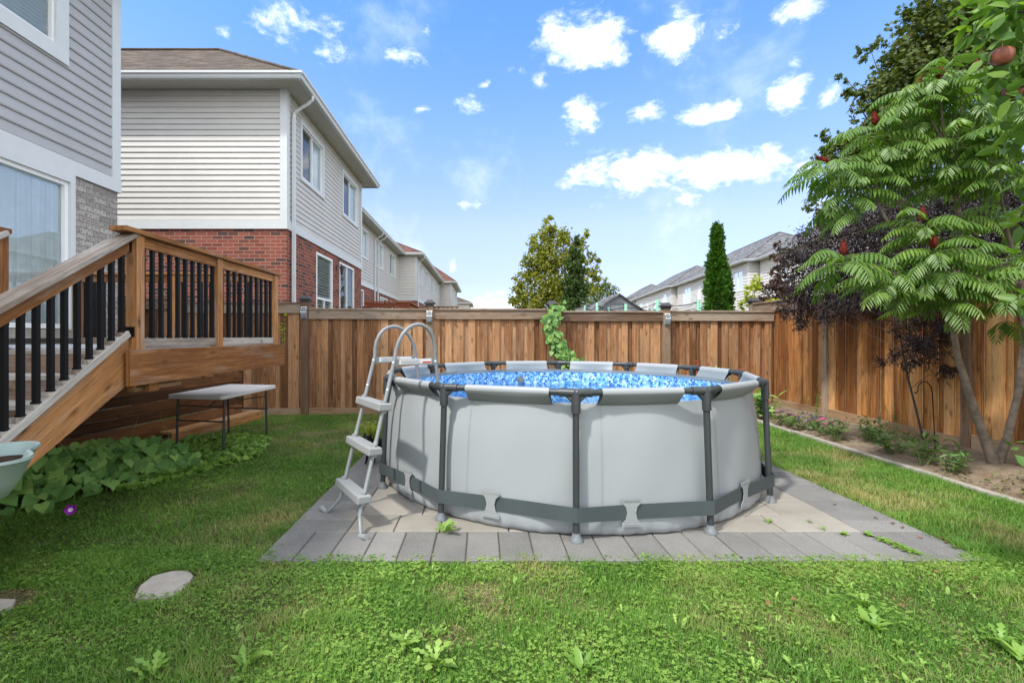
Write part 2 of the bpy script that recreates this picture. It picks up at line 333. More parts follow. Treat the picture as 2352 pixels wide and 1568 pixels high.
M['apple_leaf'] = leafmat('apple_leaves', [(.1,(.04,.09,.015)),(.5,(.08,.17,.03)),(.9,(.18,.30,.05))], .4, .45, .35)
M['perennial'] = leafmat('perennial_leaves', [(.1,(.05,.10,.028)),(.5,(.09,.17,.045)),(.9,(.16,.26,.075))], .25, .45)

# ------------------------------------------------------------------ object helpers
def tag(o, label=None, cat=None, group=None, kind=None):
    for k, v in (('label', label), ('category', cat), ('group', group), ('kind', kind)):
        if v: o[k] = v
    return o
def thing(name, label, cat, loc=(0,0,0), rotz=0.0, group=None):
    o = bpy.data.objects.new(name, None); C.objects.link(o); o.empty_display_size = .1
    o.location = loc; o.rotation_euler = (0, 0, rotz); return tag(o, label, cat, group)
def copy_tree(o, parent=None):
    c = o.copy(); C.objects.link(c); c.parent = parent
    for ch in [x for x in KIDS.get(o.name, [])]:
        k = copy_tree(ch, c)
    return c
KIDS = {}

class MB:
    """collects faces; build() links them as ONE mesh object"""
    def __init__(s): s.v = []; s.f = []; s.uv = []; s.r = []; s.mi = []; s.m = 0; s.M = None
    def p(s, x):
        x = Vector(x)
        if s.M is not None: x = s.M @ x
        s.v.append(x); return len(s.v)-1
    def face(s, pts, uv=None, r=None):
        pts = [Vector(q) for q in pts]
        if uv is None:
            n = Vector((0,0,0))
            for i in range(len(pts)): n += pts[i].cross(pts[(i+1) % len(pts)])
            if n.length < 1e-12: n = Vector((0,0,1))
            n.normalize(); t1 = Vector((0,0,1)).cross(n)
            t1 = Vector((1,0,0)) if t1.length < .02 else t1.normalized()
            t2 = n.cross(t1); uv = [(q.dot(t1), q.dot(t2)) for q in pts]
        s.f.append([s.p(q) for q in pts]); s.uv.append(uv); s.r.append(random.random() if r is None else r); s.mi.append(s.m)
    def box(s, c, size, rot=None, grain=None, r=None):
        """box centred at c; uv runs along its longest side"""
        c = Vector(c); h = [x/2 for x in size]; r = random.random() if r is None else r
        ax = grain if grain is not None else max(range(3), key=lambda i: size[i])
        off = (random.uniform(0, 40), random.uniform(0, 40))
        Rm = rot if rot is not None else Matrix.Identity(3)
        for a in range(3):
            b, d = (a+1) % 3, (a+2) % 3
            for sg in (-1, 1):
                pts = []
                for sb, sd in ((-1,-1),(1,-1),(1,1),(-1,1)):
                    q = [0,0,0]; q[a] = sg*h[a]; q[b] = sb*h[b]; q[d] = sd*h[d]; pts.append(q)
                if sg < 0: pts.reverse()
                if a == ax: uv = [(q[b]*.3+off[0], q[d]+off[1]) for q in pts]
                else:
                    o_ = b if d == ax else d
                    uv = [(q[ax]+off[0], q[o_]+off[1]+a*.37) for q in pts]
                s.face([c + Rm @ Vector(q) for q in pts], uv, r)
    def beam(s, p0, p1, wdt, hgt, up=(0,0,1), r=None):
        """rectangular bar from p0 to p1; wdt sideways, hgt along up"""
        p0, p1 = Vector(p0), Vector(p1); x = (p1-p0); L = x.length; x.normalize()
        y = Vector(up).cross(x).normalized(); z = x.cross(y)
        s.box((p0+p1)/2, (L, wdt, hgt), Matrix((x, y, z)).transposed(), 0, r)
    def tube(s, pts, rad, n=10, cap=True, r=None):
        pts = [Vector(q) for q in pts]; r = random.random() if r is None else r
        if not hasattr(rad, '__len__'): rad = [rad]*len(pts)
        rings = []; prev = None; dist = 0
        for i, q in enumerate(pts):
            t = (pts[min(i+1, len(pts)-1)] - pts[max(i-1, 0)])
            t = t.normalized() if t.length > 1e-9 else Vector((0,0,1))
            if prev is None:
                a = t.cross(Vector((0,0,1))); a = t.cross(Vector((1,0,0))) if a.length < .05 else a
                a.normalize()
            else: a = (prev - t*prev.dot(t)).normalized()
            prev = a; b = t.cross(a)
            rings.append([s.p(q + (a*math.cos(k*math.tau/n) + b*math.sin(k*math.tau/n))*rad[i]) for k in range(n)])
        for i in range(len(rings)-1):
            d1 = dist + (pts[i+1]-pts[i]).length
            for k in range(n):
                k2 = (k+1) % n
                s.f.append([rings[i][k], rings[i][k2], rings[i+1][k2], rings[i+1][k]])
                u0, u1 = k/n*math.tau*rad[i], (k+1)/n*math.tau*rad[i]
                s.uv.append([(dist, u0), (dist, u1), (d1, u1), (d1, u0)]); s.r.append(r); s.mi.append(s.m)
            dist = d1
        if cap:
            for ring, rev in ((rings[0], True), (rings[-1], False)):
                rr = list(reversed(ring)) if rev else ring
                s.f.append(rr); s.uv.append([(0,0)]*n); s.r.append(r); s.mi.append(s.m)
    def lathe(s, prof, c=(0,0,0), n=24, axis=None):
        c = Vector(c); rings = []
        for rr, z in prof: rings.append([s.p(c + (Vector((rr*math.cos(k*math.tau/n), rr*math.sin(k*math.tau/n), z)) if axis is None else axis @ Vector((rr*math.cos(k*math.tau/n), rr*math.sin(k*math.tau/n), z)))) for k in range(n)])
        for i in range(len(rings)-1):
            for k in range(n):
                k2 = (k+1) % n; s.f.append([rings[i][k], rings[i][k2], rings[i+1][k2], rings[i+1][k]])
                s.uv.append([(k/n, prof[i][1]), ((k+1)/n, prof[i][1]), ((k+1)/n, prof[i+1][1]), (k/n, prof[i+1][1])]); s.r.append(.5); s.mi.append(s.m)
        for i in (0, -1):
            if prof[i][0] > 1e-4:
                s.f.append(list(reversed(rings[0])) if i == 0 else rings[-1]); s.uv.append([(0,0)]*n); s.r.append(.5); s.mi.append(s.m)
    def build(s, name, mats, parent=None, world=True, smooth=False, bevel=0, origin=None, angle=40):
        me = bpy.data.meshes.new(name)
        off = Vector((0,0,0))
        if world and parent is not None:
            mw = Matrix.Identity(4); q = parent
            while q is not None:
                mw = (Matrix.Translation(q.location) @ q.rotation_euler.to_matrix().to_4x4()) @ mw; q = q.parent
            inv = mw.inverted(); vv = [inv @ v for v in s.v]
        elif origin is not None: vv = [v - Vector(origin) for v in s.v]
        else: vv = s.v
        me.from_pydata([tuple(v) for v in vv], [], s.f)
        ul = me.uv_layers.new(name='UVMap'); flat = np.array([c for f in s.uv for c in f], dtype=np.float32).ravel()
        ul.data.foreach_set('uv', flat)
        at_ = me.attributes.new('rnd', 'FLOAT', 'FACE'); at_.data.foreach_set('value', np.array(s.r, dtype=np.float32))
        if not isinstance(mats, (list, tuple)): mats = [mats]
        for m in mats: me.materials.append(m)
        me.polygons.foreach_set('material_index', np.array(s.mi, dtype=np.int32))
        if smooth:
            bm = bmesh.new(); bm.from_mesh(me); bmesh.ops.remove_doubles(bm, verts=bm.verts, dist=1e-5); bm.to_mesh(me); bm.free()
            me.polygons.foreach_set('use_smooth', [True]*len(me.polygons))
            try: me.set_sharp_from_angle(angle=R_(angle))
            except Exception: pass
        me.update()
        o = bpy.data.objects.new(name, me); C.objects.link(o)
        if origin is not None: o.location = origin
        if parent is not None:
            o.parent = parent; KIDS.setdefault(parent.name, []).append(o)
        if bevel:
            if not smooth:
                bm = bmesh.new(); bm.from_mesh(me); bmesh.ops.remove_doubles(bm, verts=bm.verts, dist=1e-5); bm.to_mesh(me); bm.free()
            b = o.modifiers.new('bevel', 'BEVEL'); b.width = bevel; b.segments = 2; b.limit_method = 'ANGLE'
        return o

def np_leaves(name, P, D, Nn, L, W, tmpl, mat, parent=None, rnd=None, kind=None, loc=(0,0,0)):
    """many leaves in one mesh. P,D,Nn: (n,3); L,W: (n,); tmpl = (verts (along, across, normal), tris)"""
    tv, tf = np.array(tmpl[0], float), np.array(tmpl[1], int)
    n = len(P); D = D/np.linalg.norm(D, axis=1, keepdims=True)
    S = np.cross(Nn, D); S /= (np.linalg.norm(S, axis=1, keepdims=True)+1e-9); U = np.cross(D, S)
    L = np.broadcast_to(L, (n,)); W = np.broadcast_to(W, (n,))
    V = P[:,None,:] + D[:,None,:]*(tv[None,:,0,None]*L[:,None,None]) + S[:,None,:]*(tv[None,:,1,None]*W[:,None,None]) + U[:,None,:]*(tv[None,:,2,None]*L[:,None,None])
    if parent is not None: V = V - np.array(parent.matrix_basis.translation)
    else: V = V - np.array(loc)
    k = len(tv); Fc = (tf[None] + (np.arange(n)*k)[:,None,None]).reshape(-1,3)
    me = bpy.data.meshes.new(name); me.vertices.add(n*k); me.vertices.foreach_set('co', V.astype(np.float32).ravel())
    nf = len(Fc); me.loops.add(nf*3); me.loops.foreach_set('vertex_index', Fc.astype(np.int32).ravel())
    me.polygons.add(nf); me.polygons.foreach_set('loop_start', np.arange(0, nf*3, 3, dtype=np.int32))
    me.update(calc_edges=True)
    if rnd is None: rnd = RNG.random(n)
    a = me.attributes.new('rnd', 'FLOAT', 'FACE'); a.data.foreach_set('value', np.repeat(rnd, len(tf)).astype(np.float32))
    me.materials.append(mat); me.polygons.foreach_set('use_smooth', np.ones(nf, dtype=bool))
    o = bpy.data.objects.new(name, me); C.objects.link(o)
    if parent is not None: o.parent = parent; KIDS.setdefault(parent.name, []).append(o)
    else: o.location = loc
    if kind: o['kind'] = kind
    return o

T_OVAL = ([(0,0,0),(.3,.42,.06),(.68,.36,.02),(1,0,-.10),(.68,-.36,.02),(.3,-.42,.06),(.5,0,-.03)], [(0,1,6),(1,2,6),(2,3,6),(3,4,6),(4,5,6),(5,0,6)])
T_LEAF4 = ([(0,0,0),(.45,.5,.08),(1,0,-.06),(.45,-.5,.08)], [(0,1,2),(0,2,3)])
T_BLADE = ([(0,-.5,0),(0,.5,0),(.5,-.42,.06),(.5,.42,.06),(1,0,-.10)], [(0,1,3),(0,3,2),(2,3,4)])
def _heart():
    half = [(-.10,.10),(-.17,.24),(-.13,.38),(0,.48),(.18,.52),(.38,.46),(.58,.33),(.78,.17)]
    fz = lambda x, y: .16*abs(y)-.16*max(0,x-.1)**2
    out = [(0,0,-.01)]+[(x,y,fz(x,y)) for x,y in half]+[(1.02,0,-.15)]+[(x,-y,fz(x,y)) for x,y in reversed(half)]
    v = out+[(.3,0,-.02),(.62,0,-.06)]; n = len(out); a, b = n, n+1; f = []
    for i in range(n):
        c = a if (i < 6 or i >= n-6) else b; f.append((i,(i+1)%n,c))
    f += [(6,b,a),(n-6,a,b)]
    return v, f
T_HEART = _heart()
T_STAR = ([(0,0,0),(.15,.5,.03),(.42,.22,0),(.62,.62,.0),(.68,.18,-.03),(1,0,-.08),(.68,-.18,-.03),(.62,-.62,0),(.42,-.22,0),(.15,-.5,.03)],
          [(0,1,2),(0,2,8),(0,8,9),(2,3,4),(2,4,6),(2,6,8),(4,5,6),(6,7,8)])
def _trefoil():
    v = []; f = []
    for k in range(3):
        a = k*math.tau/3; c, s = math.cos(a), math.sin(a); b = len(v)
        for x, y, z in ((0,0,0),(.32,.30,.05),(.55,.22,.02),(.55,-.22,.02),(.32,-.30,.05)):
            v.append((x*c-y*s, x*s+y*c, z))
        f += [(b,b+1,b+2),(b,b+2,b+3),(b,b+3,b+4)]
    return v, f
T_CLOVER = _trefoil()
T_DANDY = ([(0,0,0),(.2,.08,.08),(.38,.22,.14),(.42,.08,.16),(.6,.30,.16),(.64,.10,.15),(.82,.30,.08),(1,0,0),(.82,-.30,.08),(.64,-.10,.15),(.6,-.30,.16),(.42,-.08,.16),(.38,-.22,.14),(.2,-.08,.08)],
           [(0,1,13),(1,2,3),(1,3,11),(1,11,13),(11,12,13),(3,4,5),(3,5,9),(3,9,11),(9,10,11),(5,6,7),(5,7,9),(7,8,9)])

def rand_dirs(n):
    d = RNG.normal(size=(n,3)); return d/np.linalg.norm(d, axis=1, keepdims=True)

def clumps(centers, radii, per, squash=(1,1,1), surf=.45):
    """points scattered through ball-like clumps, denser toward each clump's skin"""
    P, O = [], []
    for c, r, n in zip(centers, radii, per):
        d = rand_dirs(n); rr = r*(RNG.random(n)**surf)*(1+.22*RNG.normal(size=n))
        q = d*rr[:,None]*np.array(squash); P.append(np.array(c)+q); O.append(d)
    return np.vstack(P), np.vstack(O)

def leaf_frames(P, O, up=.6, droop=.3):
    n = len(P); Nn = O*.6 + rand_dirs(n)*.7 + np.array([0,0,up]); D = rand_dirs(n) + O*.5 - np.array([0,0,droop])
    return D, Nn

def limbs(mb, base, top, centers, r0, rng=random, bend=.15, n=7):
    """tapered trunk from base to top and limbs from it to each clump centre"""
    base, top = Vector(base), Vector(top); pts = []
    for i in range(8):
        t = i/7; q = base.lerp(top, t) + Vector((rng.uniform(-1,1), rng.uniform(-1,1), 0))*bend*.25*math.sin(t*3.1)*(top-base).length*.3
        pts.append(q)
    mb.tube(pts, [r0*(1-.85*i/7)+.004 for i in range(8)], n)
    for c in centers:
        c = Vector(c); zt = (c.z-base.z)/(top.z-base.z+1e-6); t = max(.12, min(.92, zt*.72)); k = t*7; i = int(k); st = pts[i].lerp(pts[min(7,i+1)], k-i)
        mid = st.lerp(c, .5) + Vector((rng.uniform(-.1,.1), rng.uniform(-.1,.1), .12))*(c-st).length
        r = r0*(1-.85*t)*.5
        mb.tube([st, st.lerp(mid,.6), mid, mid.lerp(c,.6), c], [r, r*.8, r*.6, r*.35, r*.12+.002], 5, cap=False)

# ------------------------------------------------------------------ ground and paving
mb = MB(); mb.face([(-150,-60,0),(150,-60,0),(150,250,0),(-150,250,0)])
g = mb.build('ground', M['ground']); g['kind'] = 'structure'

PX0, PX1, PY0, PY1 = -1.54, 3.43, 3.25, 8.2
mb = MB(); mb.box(((PX0+PX1)/2, (PY0+PY1)/2, .008), (PX1-PX0-.02, PY1-PY0-.02, .03))
pv = mb.build('paving', M['joint_sand']); pv['kind'] = 'structure'
def slab(mb, x0, x1, y0, y1, z=.032):
    g = .004; zz = z + random.uniform(-.0015, .0015); b = .006
    x0 += g; x1 -= g; y0 += g; y1 -= g; r = random.random()
    mb.face([(x0+b,y0+b,zz),(x1-b,y0+b,zz),(x1-b,y1-b,zz),(x0+b,y1-b,zz)], r=r)
    for a, c in (((x0,y0),(x1,y0)),((x1,y0),(x1,y1)),((x1,y1),(x0,y1)),((x0,y1),(x0,y0))):
        def ins(q): return (q[0]+(b if q[0]==x0 else -b), q[1]+(b if q[1]==y0 else -b), zz)
        mb.face([(a[0],a[1],zz-.006),(c[0],c[1],zz-.006),ins(c),ins(a)], r=r)
        mb.face([(a[0],a[1],.0),(c[0],c[1],.0),(c[0],c[1],zz-.006),(a[0],a[1],zz-.006)], r=r)
BW = .48; ST = .2375
mb = MB()
n = round((PX1-PX0)/ST); s = (PX1-PX0)/n
for i in range(n):
    slab(mb, PX0+i*s, PX0+(i+1)*s, PY0, PY0+BW); slab(mb, PX0+i*s, PX0+(i+1)*s, PY1-BW, PY1)
n = round((PY1-PY0-2*BW)/ST); s = (PY1-PY0-2*BW)/n
for i in range(n):
    slab(mb, PX0, PX0+BW, PY0+BW+i*s, PY0+BW+(i+1)*s); slab(mb, PX1-BW, PX1, PY0+BW+i*s, PY0+BW+(i+1)*s)
b = mb.build('paving_border', M['pav_grey']); b['kind'] = 'structure'
mb = MB(); y = PY0+BW
while y < PY1-BW-.01:
    h = min(.355, PY1-BW-y); x = PX0+BW; 
    while x < PX1-BW-.01:
        wd = random.choice((.36,.54,.54,.72)); wd = wd if x+wd < PX1-BW-.2 else PX1-BW-x
        slab(mb, x, x+wd, y, y+h); x += wd
    y += h
b = mb.build('paving_slabs', M['pav_tan']); b['kind'] = 'structure'

# flower bed along the right fence
FX = 6.15                                            # right fence line
def fence_y(x): return 9.70+.06*x
mb = MB(); nx, ny = 10, 60
def bedz(x, y):
    t = (x-4.98)/(FX-4.98); return .012 + .13*min(1, max(0,t)*1.6)*(1-.0*t) + .018*math.sin(7*y+3*x)*math.sin(11*x-2*y)
grid = [[(4.98+(FX+.05-4.98)*i/nx, .2+(10.05-.2)*j/ny) for i in range(nx+1)] for j in range(ny+1)]
for j in range(ny):
    for i in range(nx):
        q = [grid[j][i], grid[j][i+1], grid[j+1][i+1], grid[j+1][i]]
        mb.face([(a, b_, bedz(a, b_)) for a, b_ in q])
b = mb.build('flower_bed_soil', M['bed'], smooth=True); b['kind'] = 'structure'
t = thing('bed_edging', 'low strip of whitish concrete edging between lawn and flower bed', 'edging', (4.9, 5, 0))
mb = MB(); y = .3
while y < 9.9:
    L = random.uniform(.42,.55); mb.box((4.93+random.uniform(-.012,.012), y+L/2, .025), (.075, L-.01, .05+random.uniform(-.012,.012)), Matrix.Rotation(random.uniform(-.02,.02), 3, 'Z')); y += L
mb.build('edging_strip', M['concrete'], t, bevel=.012)

# ------------------------------------------------------------------ houses
def siding(mb, O, u, n, width, z0, z1, holes=(), pitch=.125, dep=.020, joints=False):
    dep = max(dep, pitch*.16)
    O = Vector((*O, 0)); u = Vector((*u, 0)); n = Vector((*n, 0)); z = z0
    flip = u.cross(Vector((0,0,1))).dot(n) < 0
    while z < z1-1e-4:
        zt = min(z+pitch, z1); zm = (z+zt)/2
        segs = [(0, width)]
        for (a, b, c, d) in holes:
            if c < zm < d:
                new = []
                for s0, s1 in segs:
                    if b <= s0 or a >= s1: new.append((s0, s1)); continue
                    if a > s0: new.append((s0, a))
                    if b < s1: new.append((b, s1))
                segs = new
        for s0, s1 in segs:
            A, B = O+u*s0, O+u*s1; Z = Vector((0,0,1)); r = random.random()
            zk = z+(zt-z)*.12
            quads = [[A+n*dep+Z*zk, B+n*dep+Z*zk, B+n*.0015+Z*zt, A+n*.0015+Z*zt],
                     [A+n*dep*.75+Z*z, B+n*dep*.75+Z*z, B+n*dep+Z*zk, A+n*dep+Z*zk],
                     [A+Z*z, B+Z*z, B+n*dep*.75+Z*z, A+n*dep*.75+Z*z]]
            for q in quads: mb.face(q if flip is False else list(reversed(q)), r=r)
            if joints and random.random() < .32 and s1-s0 > 1.5:
                s = random.uniform(s0+.3, s1-.3); q = O+u*s+n*(dep*.55)+Z*(z+pitch*.5); mb.box(q, (.0035, dep*.95, zt-z), Matrix((u, n, (0,0,1))).transposed())
        z = zt
def flatwall(mb, O, u, width, z0, z1, holes=()):
    O = Vector((*O, 0)); u = Vector((*u, 0))
    us = sorted({0, width, *[h[0] for h in holes], *[h[1] for h in holes]}); us = [a for a in us if 0 <= a <= width]
    zs = sorted({z0, z1, *[h[2] for h in holes], *[h[3] for h in holes]}); zs = [a for a in zs if z0 <= a <= z1]
    for i in range(len(us)-1):
        for j in range(len(zs)-1):
            um, zm = (us[i]+us[i+1])/2, (zs[j]+zs[j+1])/2
            if any(a < um < b and c < zm < d for a, b, c, d in holes): continue
            Z = Vector((0,0,1)); A, B = O+u*us[i], O+u*us[i+1]
            mb.face([A+Z*zs[j], B+Z*zs[j], B+Z*zs[j+1], A+Z*zs[j+1]], r=.5)
def ubox(mb, O, u, n, a, b, c, d, n0, n1):
    """box on a wall: a..b along u, c..d in height, n0..n1 outwards"""
    ux, nx = Vector((*u,0)), Vector((*n,0)); o = Vector((*O,0)) + ux*(a+b)/2 + nx*(n0+n1)/2 + Vector((0,0,(c+d)/2))
    mb.box(o, (b-a, n1-n0, d-c), Matrix((ux, nx, (0,0,1))).transposed())
def window(parent, O, u, n, hole, trim=.10, mull='v', fills=('screen','curtain'), slats=False, glassmat='glass', tproud=.045, name='window', label=None, sill=False):
    a, b, c, d = hole; mb = MB()
    if trim:      # flat casing round the opening
        ubox(mb, O,u,n, a-trim+.02, b+trim-.02, d-.02, d+trim-.02, -.01, tproud); ubox(mb, O,u,n, a-trim+.02, b+trim-.02, c-trim+.02, c+.02, -.01, tproud)
        ubox(mb, O,u,n, a-trim+.02, a+.02, c+.02, d-.02, -.01, tproud); ubox(mb, O,u,n, b-.02, b+trim-.02, c+.02, d-.02, -.01, tproud)
    o = mb.build(name, M['trim'], parent) if trim else None
    mb = MB(); fr = .05
    ubox(mb, O,u,n, a-.01, b+.01, d-fr, d+.01, -.09, .012); ubox(mb, O,u,n, a-.01, b+.01, c-.01, c+fr, -.09, .016)
    ubox(mb, O,u,n, a-.01, a+fr, c+fr, d-fr, -.09, .012); ubox(mb, O,u,n, b-fr, b+.01, c+fr, d-fr, -.09, .012)
    m = (a+b)/2
    if mull == 'v': ubox(mb, O,u,n, m-.025, m+.025, c+fr, d-fr, -.07, .004)
    if mull == 'h':
        hz = c+(d-c)*.32; ubox(mb, O,u,n, a+fr, b-fr, hz-.03, hz+.03, -.07, .006); ubox(mb, O,u,n, m-.02, m+.02, c+fr, hz-.03, -.07, .003)
    if o is None: o = mb.build(name, M['frame'], parent); fpar = o
    else: mb.build('sash', M['frame'], o)
    if label: o['label'] = label
    mb = MB(); ux, nx = Vector((*u,0)), Vector((*n,0))
    def quad(mb, a, b, c, d, k):
        o_ = Vector((*O,0))+nx*k; mb.face([o_+ux*a+Vector((0,0,c)), o_+ux*b+Vector((0,0,c)), o_+ux*b+Vector((0,0,d)), o_+ux*a+Vector((0,0,d))])
    quad(mb, a+fr-.01, b-fr+.01, c+fr-.01, d-fr+.01, -.035); mb.build('glass', M[glassmat], o)
    if slats:
        mb = MB(); z = c+fr+.03
        while z < d-fr:
            q = Vector((*O,0))+ux*m-nx*.075+Vector((0,0,z))
            mb.box(q, (b-a-2*fr, .062, .008), Matrix((ux, nx, (0,0,1))).transposed() @ Matrix.Rotation(R_(38), 3, 'X')); z += .062 if slats is True else slats
        mb.build('blind', M['blind'], o)
    mb = MB(); k = -.115 if slats else -.07
    if len(fills) == 1: quad(mb, a, b, c, d, k)
    else:
        mb.m = 0; quad(mb, a, m, c, d, k); mb.m = 1; quad(mb, m, b, c, d, k-.01)
    mb.build('curtain', [M[f] for f in fills], o)
    return o

def hip_roof(mb, x0, x1, y0, y1, z, slope):
    w, l = x1-x0, y1-y0
    if w >= l: t = l/2; A, B = (x0+t, y0+t, z+slope*t), (x1-t, y0+t, z+slope*t)
    else: t = w/2; A, B = (x0+t, y0+t, z+slope*t), (x0+t, y1-t, z+slope*t)
    c = [(x0,y0,z),(x1,y0,z),(x1,y1,z),(x0,y1,z)]
    if w >= l: fs = [[c[0],c[1],B,A],[c[1],c[2],B],[c[2],c[3],A,B],[c[3],c[0],A]]
    else: fs = [[c[0],c[1],A],[c[1],c[2],B,A],[c[2],c[3],B],[c[3],c[0],A,B]]
    for q in fs: mb.face(q, r=.5)
    return A, B, c

def house(name, label, group, loc, rotz, sd, L, Wd, belt, eave, slope, holes_side, low_side, holes_front=(), side='side_lt', roofm='roof_brown', brk='red_brick', over=.45, pitch=.125,
          down=(), base=-.1, winfills=None, trimw=.10, backwall=True, low_kw=(), slat_side=False):
    """local frame: the long wall runs along +y at x=0 and faces x*sd; the near wall faces -y at y=0"""
    h = thing(name, label, 'house', loc, rotz, group)
    T = Matrix.Translation(loc) @ Matrix.Rotation(rotz, 4, 'Z')
    def W(mb, nm, m, **k):
        mb.v = [T @ v for v in mb.v]; return mb.build(nm, m, k.pop('parent', h), **k)
    far = -sd*Wd
    O1, u1, n1 = (0,0), (0,1), (sd,0)                # long wall
    O2, u2, n2 = (0,0), (-sd,0), (0,-1)              # near wall, measured from the corner away
    O3, u3, n3 = (0,L), (-sd,0), (0,1)
    mb = MB(); bt = belt+.19
    siding(mb, O1,u1,n1, L, bt, eave, holes_side, pitch); siding(mb, O2,u2,n2, Wd, bt, eave, holes_front, pitch); siding(mb, O3,u3,n3, Wd, bt, eave, (), pitch)
    W(mb, 'siding', M[side])
    mb = MB(); flatwall(mb, O1,u1, L, base, belt, low_side); flatwall(mb, O2,u2, Wd, base, belt); flatwall(mb, O3,u3, Wd, base, belt)
    flatwall(mb, (far,0),u1, L, base, eave); W(mb, 'brick_wall', M[brk])
    mb = MB()
    ubox(mb, O1,u1,n1, -.038, L+.038, belt, bt, -.02, .035); ubox(mb, O2,u2,n2, 0, Wd, belt, bt, -.02, .035)
    ubox(mb, O3,u3,n3, 0, Wd, belt, bt, -.02, .035)
    W(mb, 'belt_board', M['trim'])
    k = .13
    for OO, uu, nn_, a, b in ((O1,u1,n1,-.031,k),(O2,u2,n2,0,k),(O1,u1,n1,L-k,L+.031),(O3,u3,n3,0,k)):
        mb = MB(); ubox(mb, OO,uu,nn_, a, b, bt, eave, -.01, .028); W(mb, 'corner_trim', M['trim'])
    xa, xb = sorted((sd*over, far-sd*over)); ya, yb = -over, L+over
    mb = MB(); mb.face([(xa,ya,eave),(xa,yb,eave),(xb,yb,eave),(xb,ya,eave)])
    k = .30; x = xa                                   # soffit grooves
    W(mb, 'soffit', M['soffit'])
    mb = MB()
    for (cx, cy, sx, sy) in (((xa+xb)/2, ya, xb-xa, .02), ((xa+xb)/2, yb, xb-xa, .02), (xa, (ya+yb)/2, .02, yb-ya-.02), (xb, (ya+yb)/2, .02, yb-ya-.02)):
        mb.box((cx, cy, eave+.055), (sx, sy, .15))
    W(mb, 'fascia', M['trim'])
    mb = MB()                                          # K-style gutter run round the eaves
    prof = [(0,-.02),(.06,-.02),(.075,.01),(.085,.05),(.115,.07),(.118,.115),(.105,.118),(.10,.105)]
    def run(p0, p1, out):
        p0, p1, out = Vector(p0), Vector(p1), Vector(out); d = (p1-p0).normalized()
        for i in range(len(prof)-1):
            a, b = prof[i], prof[i+1]
            q = lambda pp, e, w_: pp + out*w_[0] + d*(e*w_[0]) + Vector((0,0,w_[1]))
            mb.face([q(p0,-1,a), q(p1,1,a), q(p1,1,b), q(p0,-1,b)])
    z = eave
    run((xa,ya-.01,z),(xb,ya-.01,z),(0,-1,0)); run((xa-.01 if sd<0 else xb+.01,ya,z),(xa-.01 if sd<0 else xb+.01,yb,z),(sd,0,0)); run((xa,yb+.01,z),(xb,yb+.01,z),(0,1,0))
    W(mb, 'gutter', M['trim'])
    mb = MB(); A, B, c = hip_roof(mb, xa-.03, xb+.03, ya-.03, yb+.03, eave+.12, slope)
    roof = W(mb, 'roof', M[roofm])
    mb = MB()
    for q in c:
        q = Vector(q); e_ = min((Vector(A), Vector(B)), key=lambda v: (v-q).length); mb.tube([q+Vector((0,0,.005)), e_+Vector((0,0,.02))], .045, 6)
    mb.tube([Vector(A)+Vector((0,0,.02)), Vector(B)+Vector((0,0,.02))], .045, 6)
    W(mb, 'ridge_cap', M[roofm], parent=roof)
    for y in down:                                     # downspouts with an offset elbow under the eave
        mb = MB(); xo = sd*(over+.04); xi = sd*.07
        mb.tube([(xo,y,eave-.02),(xo,y,eave-.10),(sd*(over-.06),y,eave-.19),(sd*.16,y,eave-.33),(xi,y,eave-.42),(xi,y,eave-.6)], .042, 4)
        mb.box((xi, y, (eave-.5+base)/2), (.065, .085, eave-.5-base)); W(mb, 'downspout', M['trim'])
    Tm = lambda O: (T @ Vector((*O,0))).to_2d(); rot2 = lambda v: (Matrix.Rotation(rotz, 3, 'Z') @ Vector((*v,0))).to_2d()
    fl = winfills or [('screen','curtain')]
    for i, hl in enumerate(holes_side): window(h, Tm(O1), rot2(u1), rot2(n1), hl, fills=fl[i % len(fl)], trim=trimw, slats=slat_side)
    for i, hl in enumerate(low_side):
        kw = dict(low_kw[i]) if i < len(low_kw) else dict(fills=('curtain','screen'))
        window(h, Tm(O1), rot2(u1), rot2(n1), hl, **{'trim': 0, **kw})
    for i, hl in enumerate(holes_front): window(h, Tm(O2), rot2(u2), rot2(n2), hl, fills=fl[i % len(fl)], trim=trimw)
    return h

# home whose garden this is: its long wall stands left, facing +x
HX = -5.5
home = house('grey_house', 'grey sided house with grey brick ground floor at the left edge, behind the deck', None, (HX, -3.0, 0), 0, 1, 10.2, 9, 3.70, 7.02, .6,
      [(7.1, 9.14, 5.27, 6.75)], [(7.2, 9.33, 1.66, 3.58)], side='side_grey', roofm='roof_grey', brk='grey_brick', pitch=.148, winfills=[('blind',)], trimw=.19,
      low_kw=[dict(name='patio_door', mull='v', fills=('curtain',), glassmat='door_glass')], slat_side=.05)
mb = MB(); mb.box((HX+.05, 5.265, 1.58), (.16, 2.2, .11)); mb.build('door_sill', M['concrete'], home)
mb = MB(); ubox(mb, (HX,-3),(0,1),(1,0), 7.08, 7.2, 1.62, 3.70, -.05, .05); ubox(mb, (HX,-3),(0,1),(1,0), 9.33, 9.405, 1.62, 3.70, -.05, .05); ubox(mb, (HX,-3),(0,1),(1,0), 7.2, 9.33, 3.58, 3.70, -.05, .05)
mb.build('door_casing', M['trim'], home)
mb = MB(); pts = []
for i in range(33): pts.append((HX-.065+.022*math.sin(i*1.9), 6.30-.62*i/32))
for a, b in zip(pts, pts[1:]): mb.face([(a[0],a[1],1.72),(b[0],b[1],1.72),(b[0],b[1],3.5),(a[0],a[1],3.5)])
mb.build('door_curtain', M['blind'], home, smooth=True)

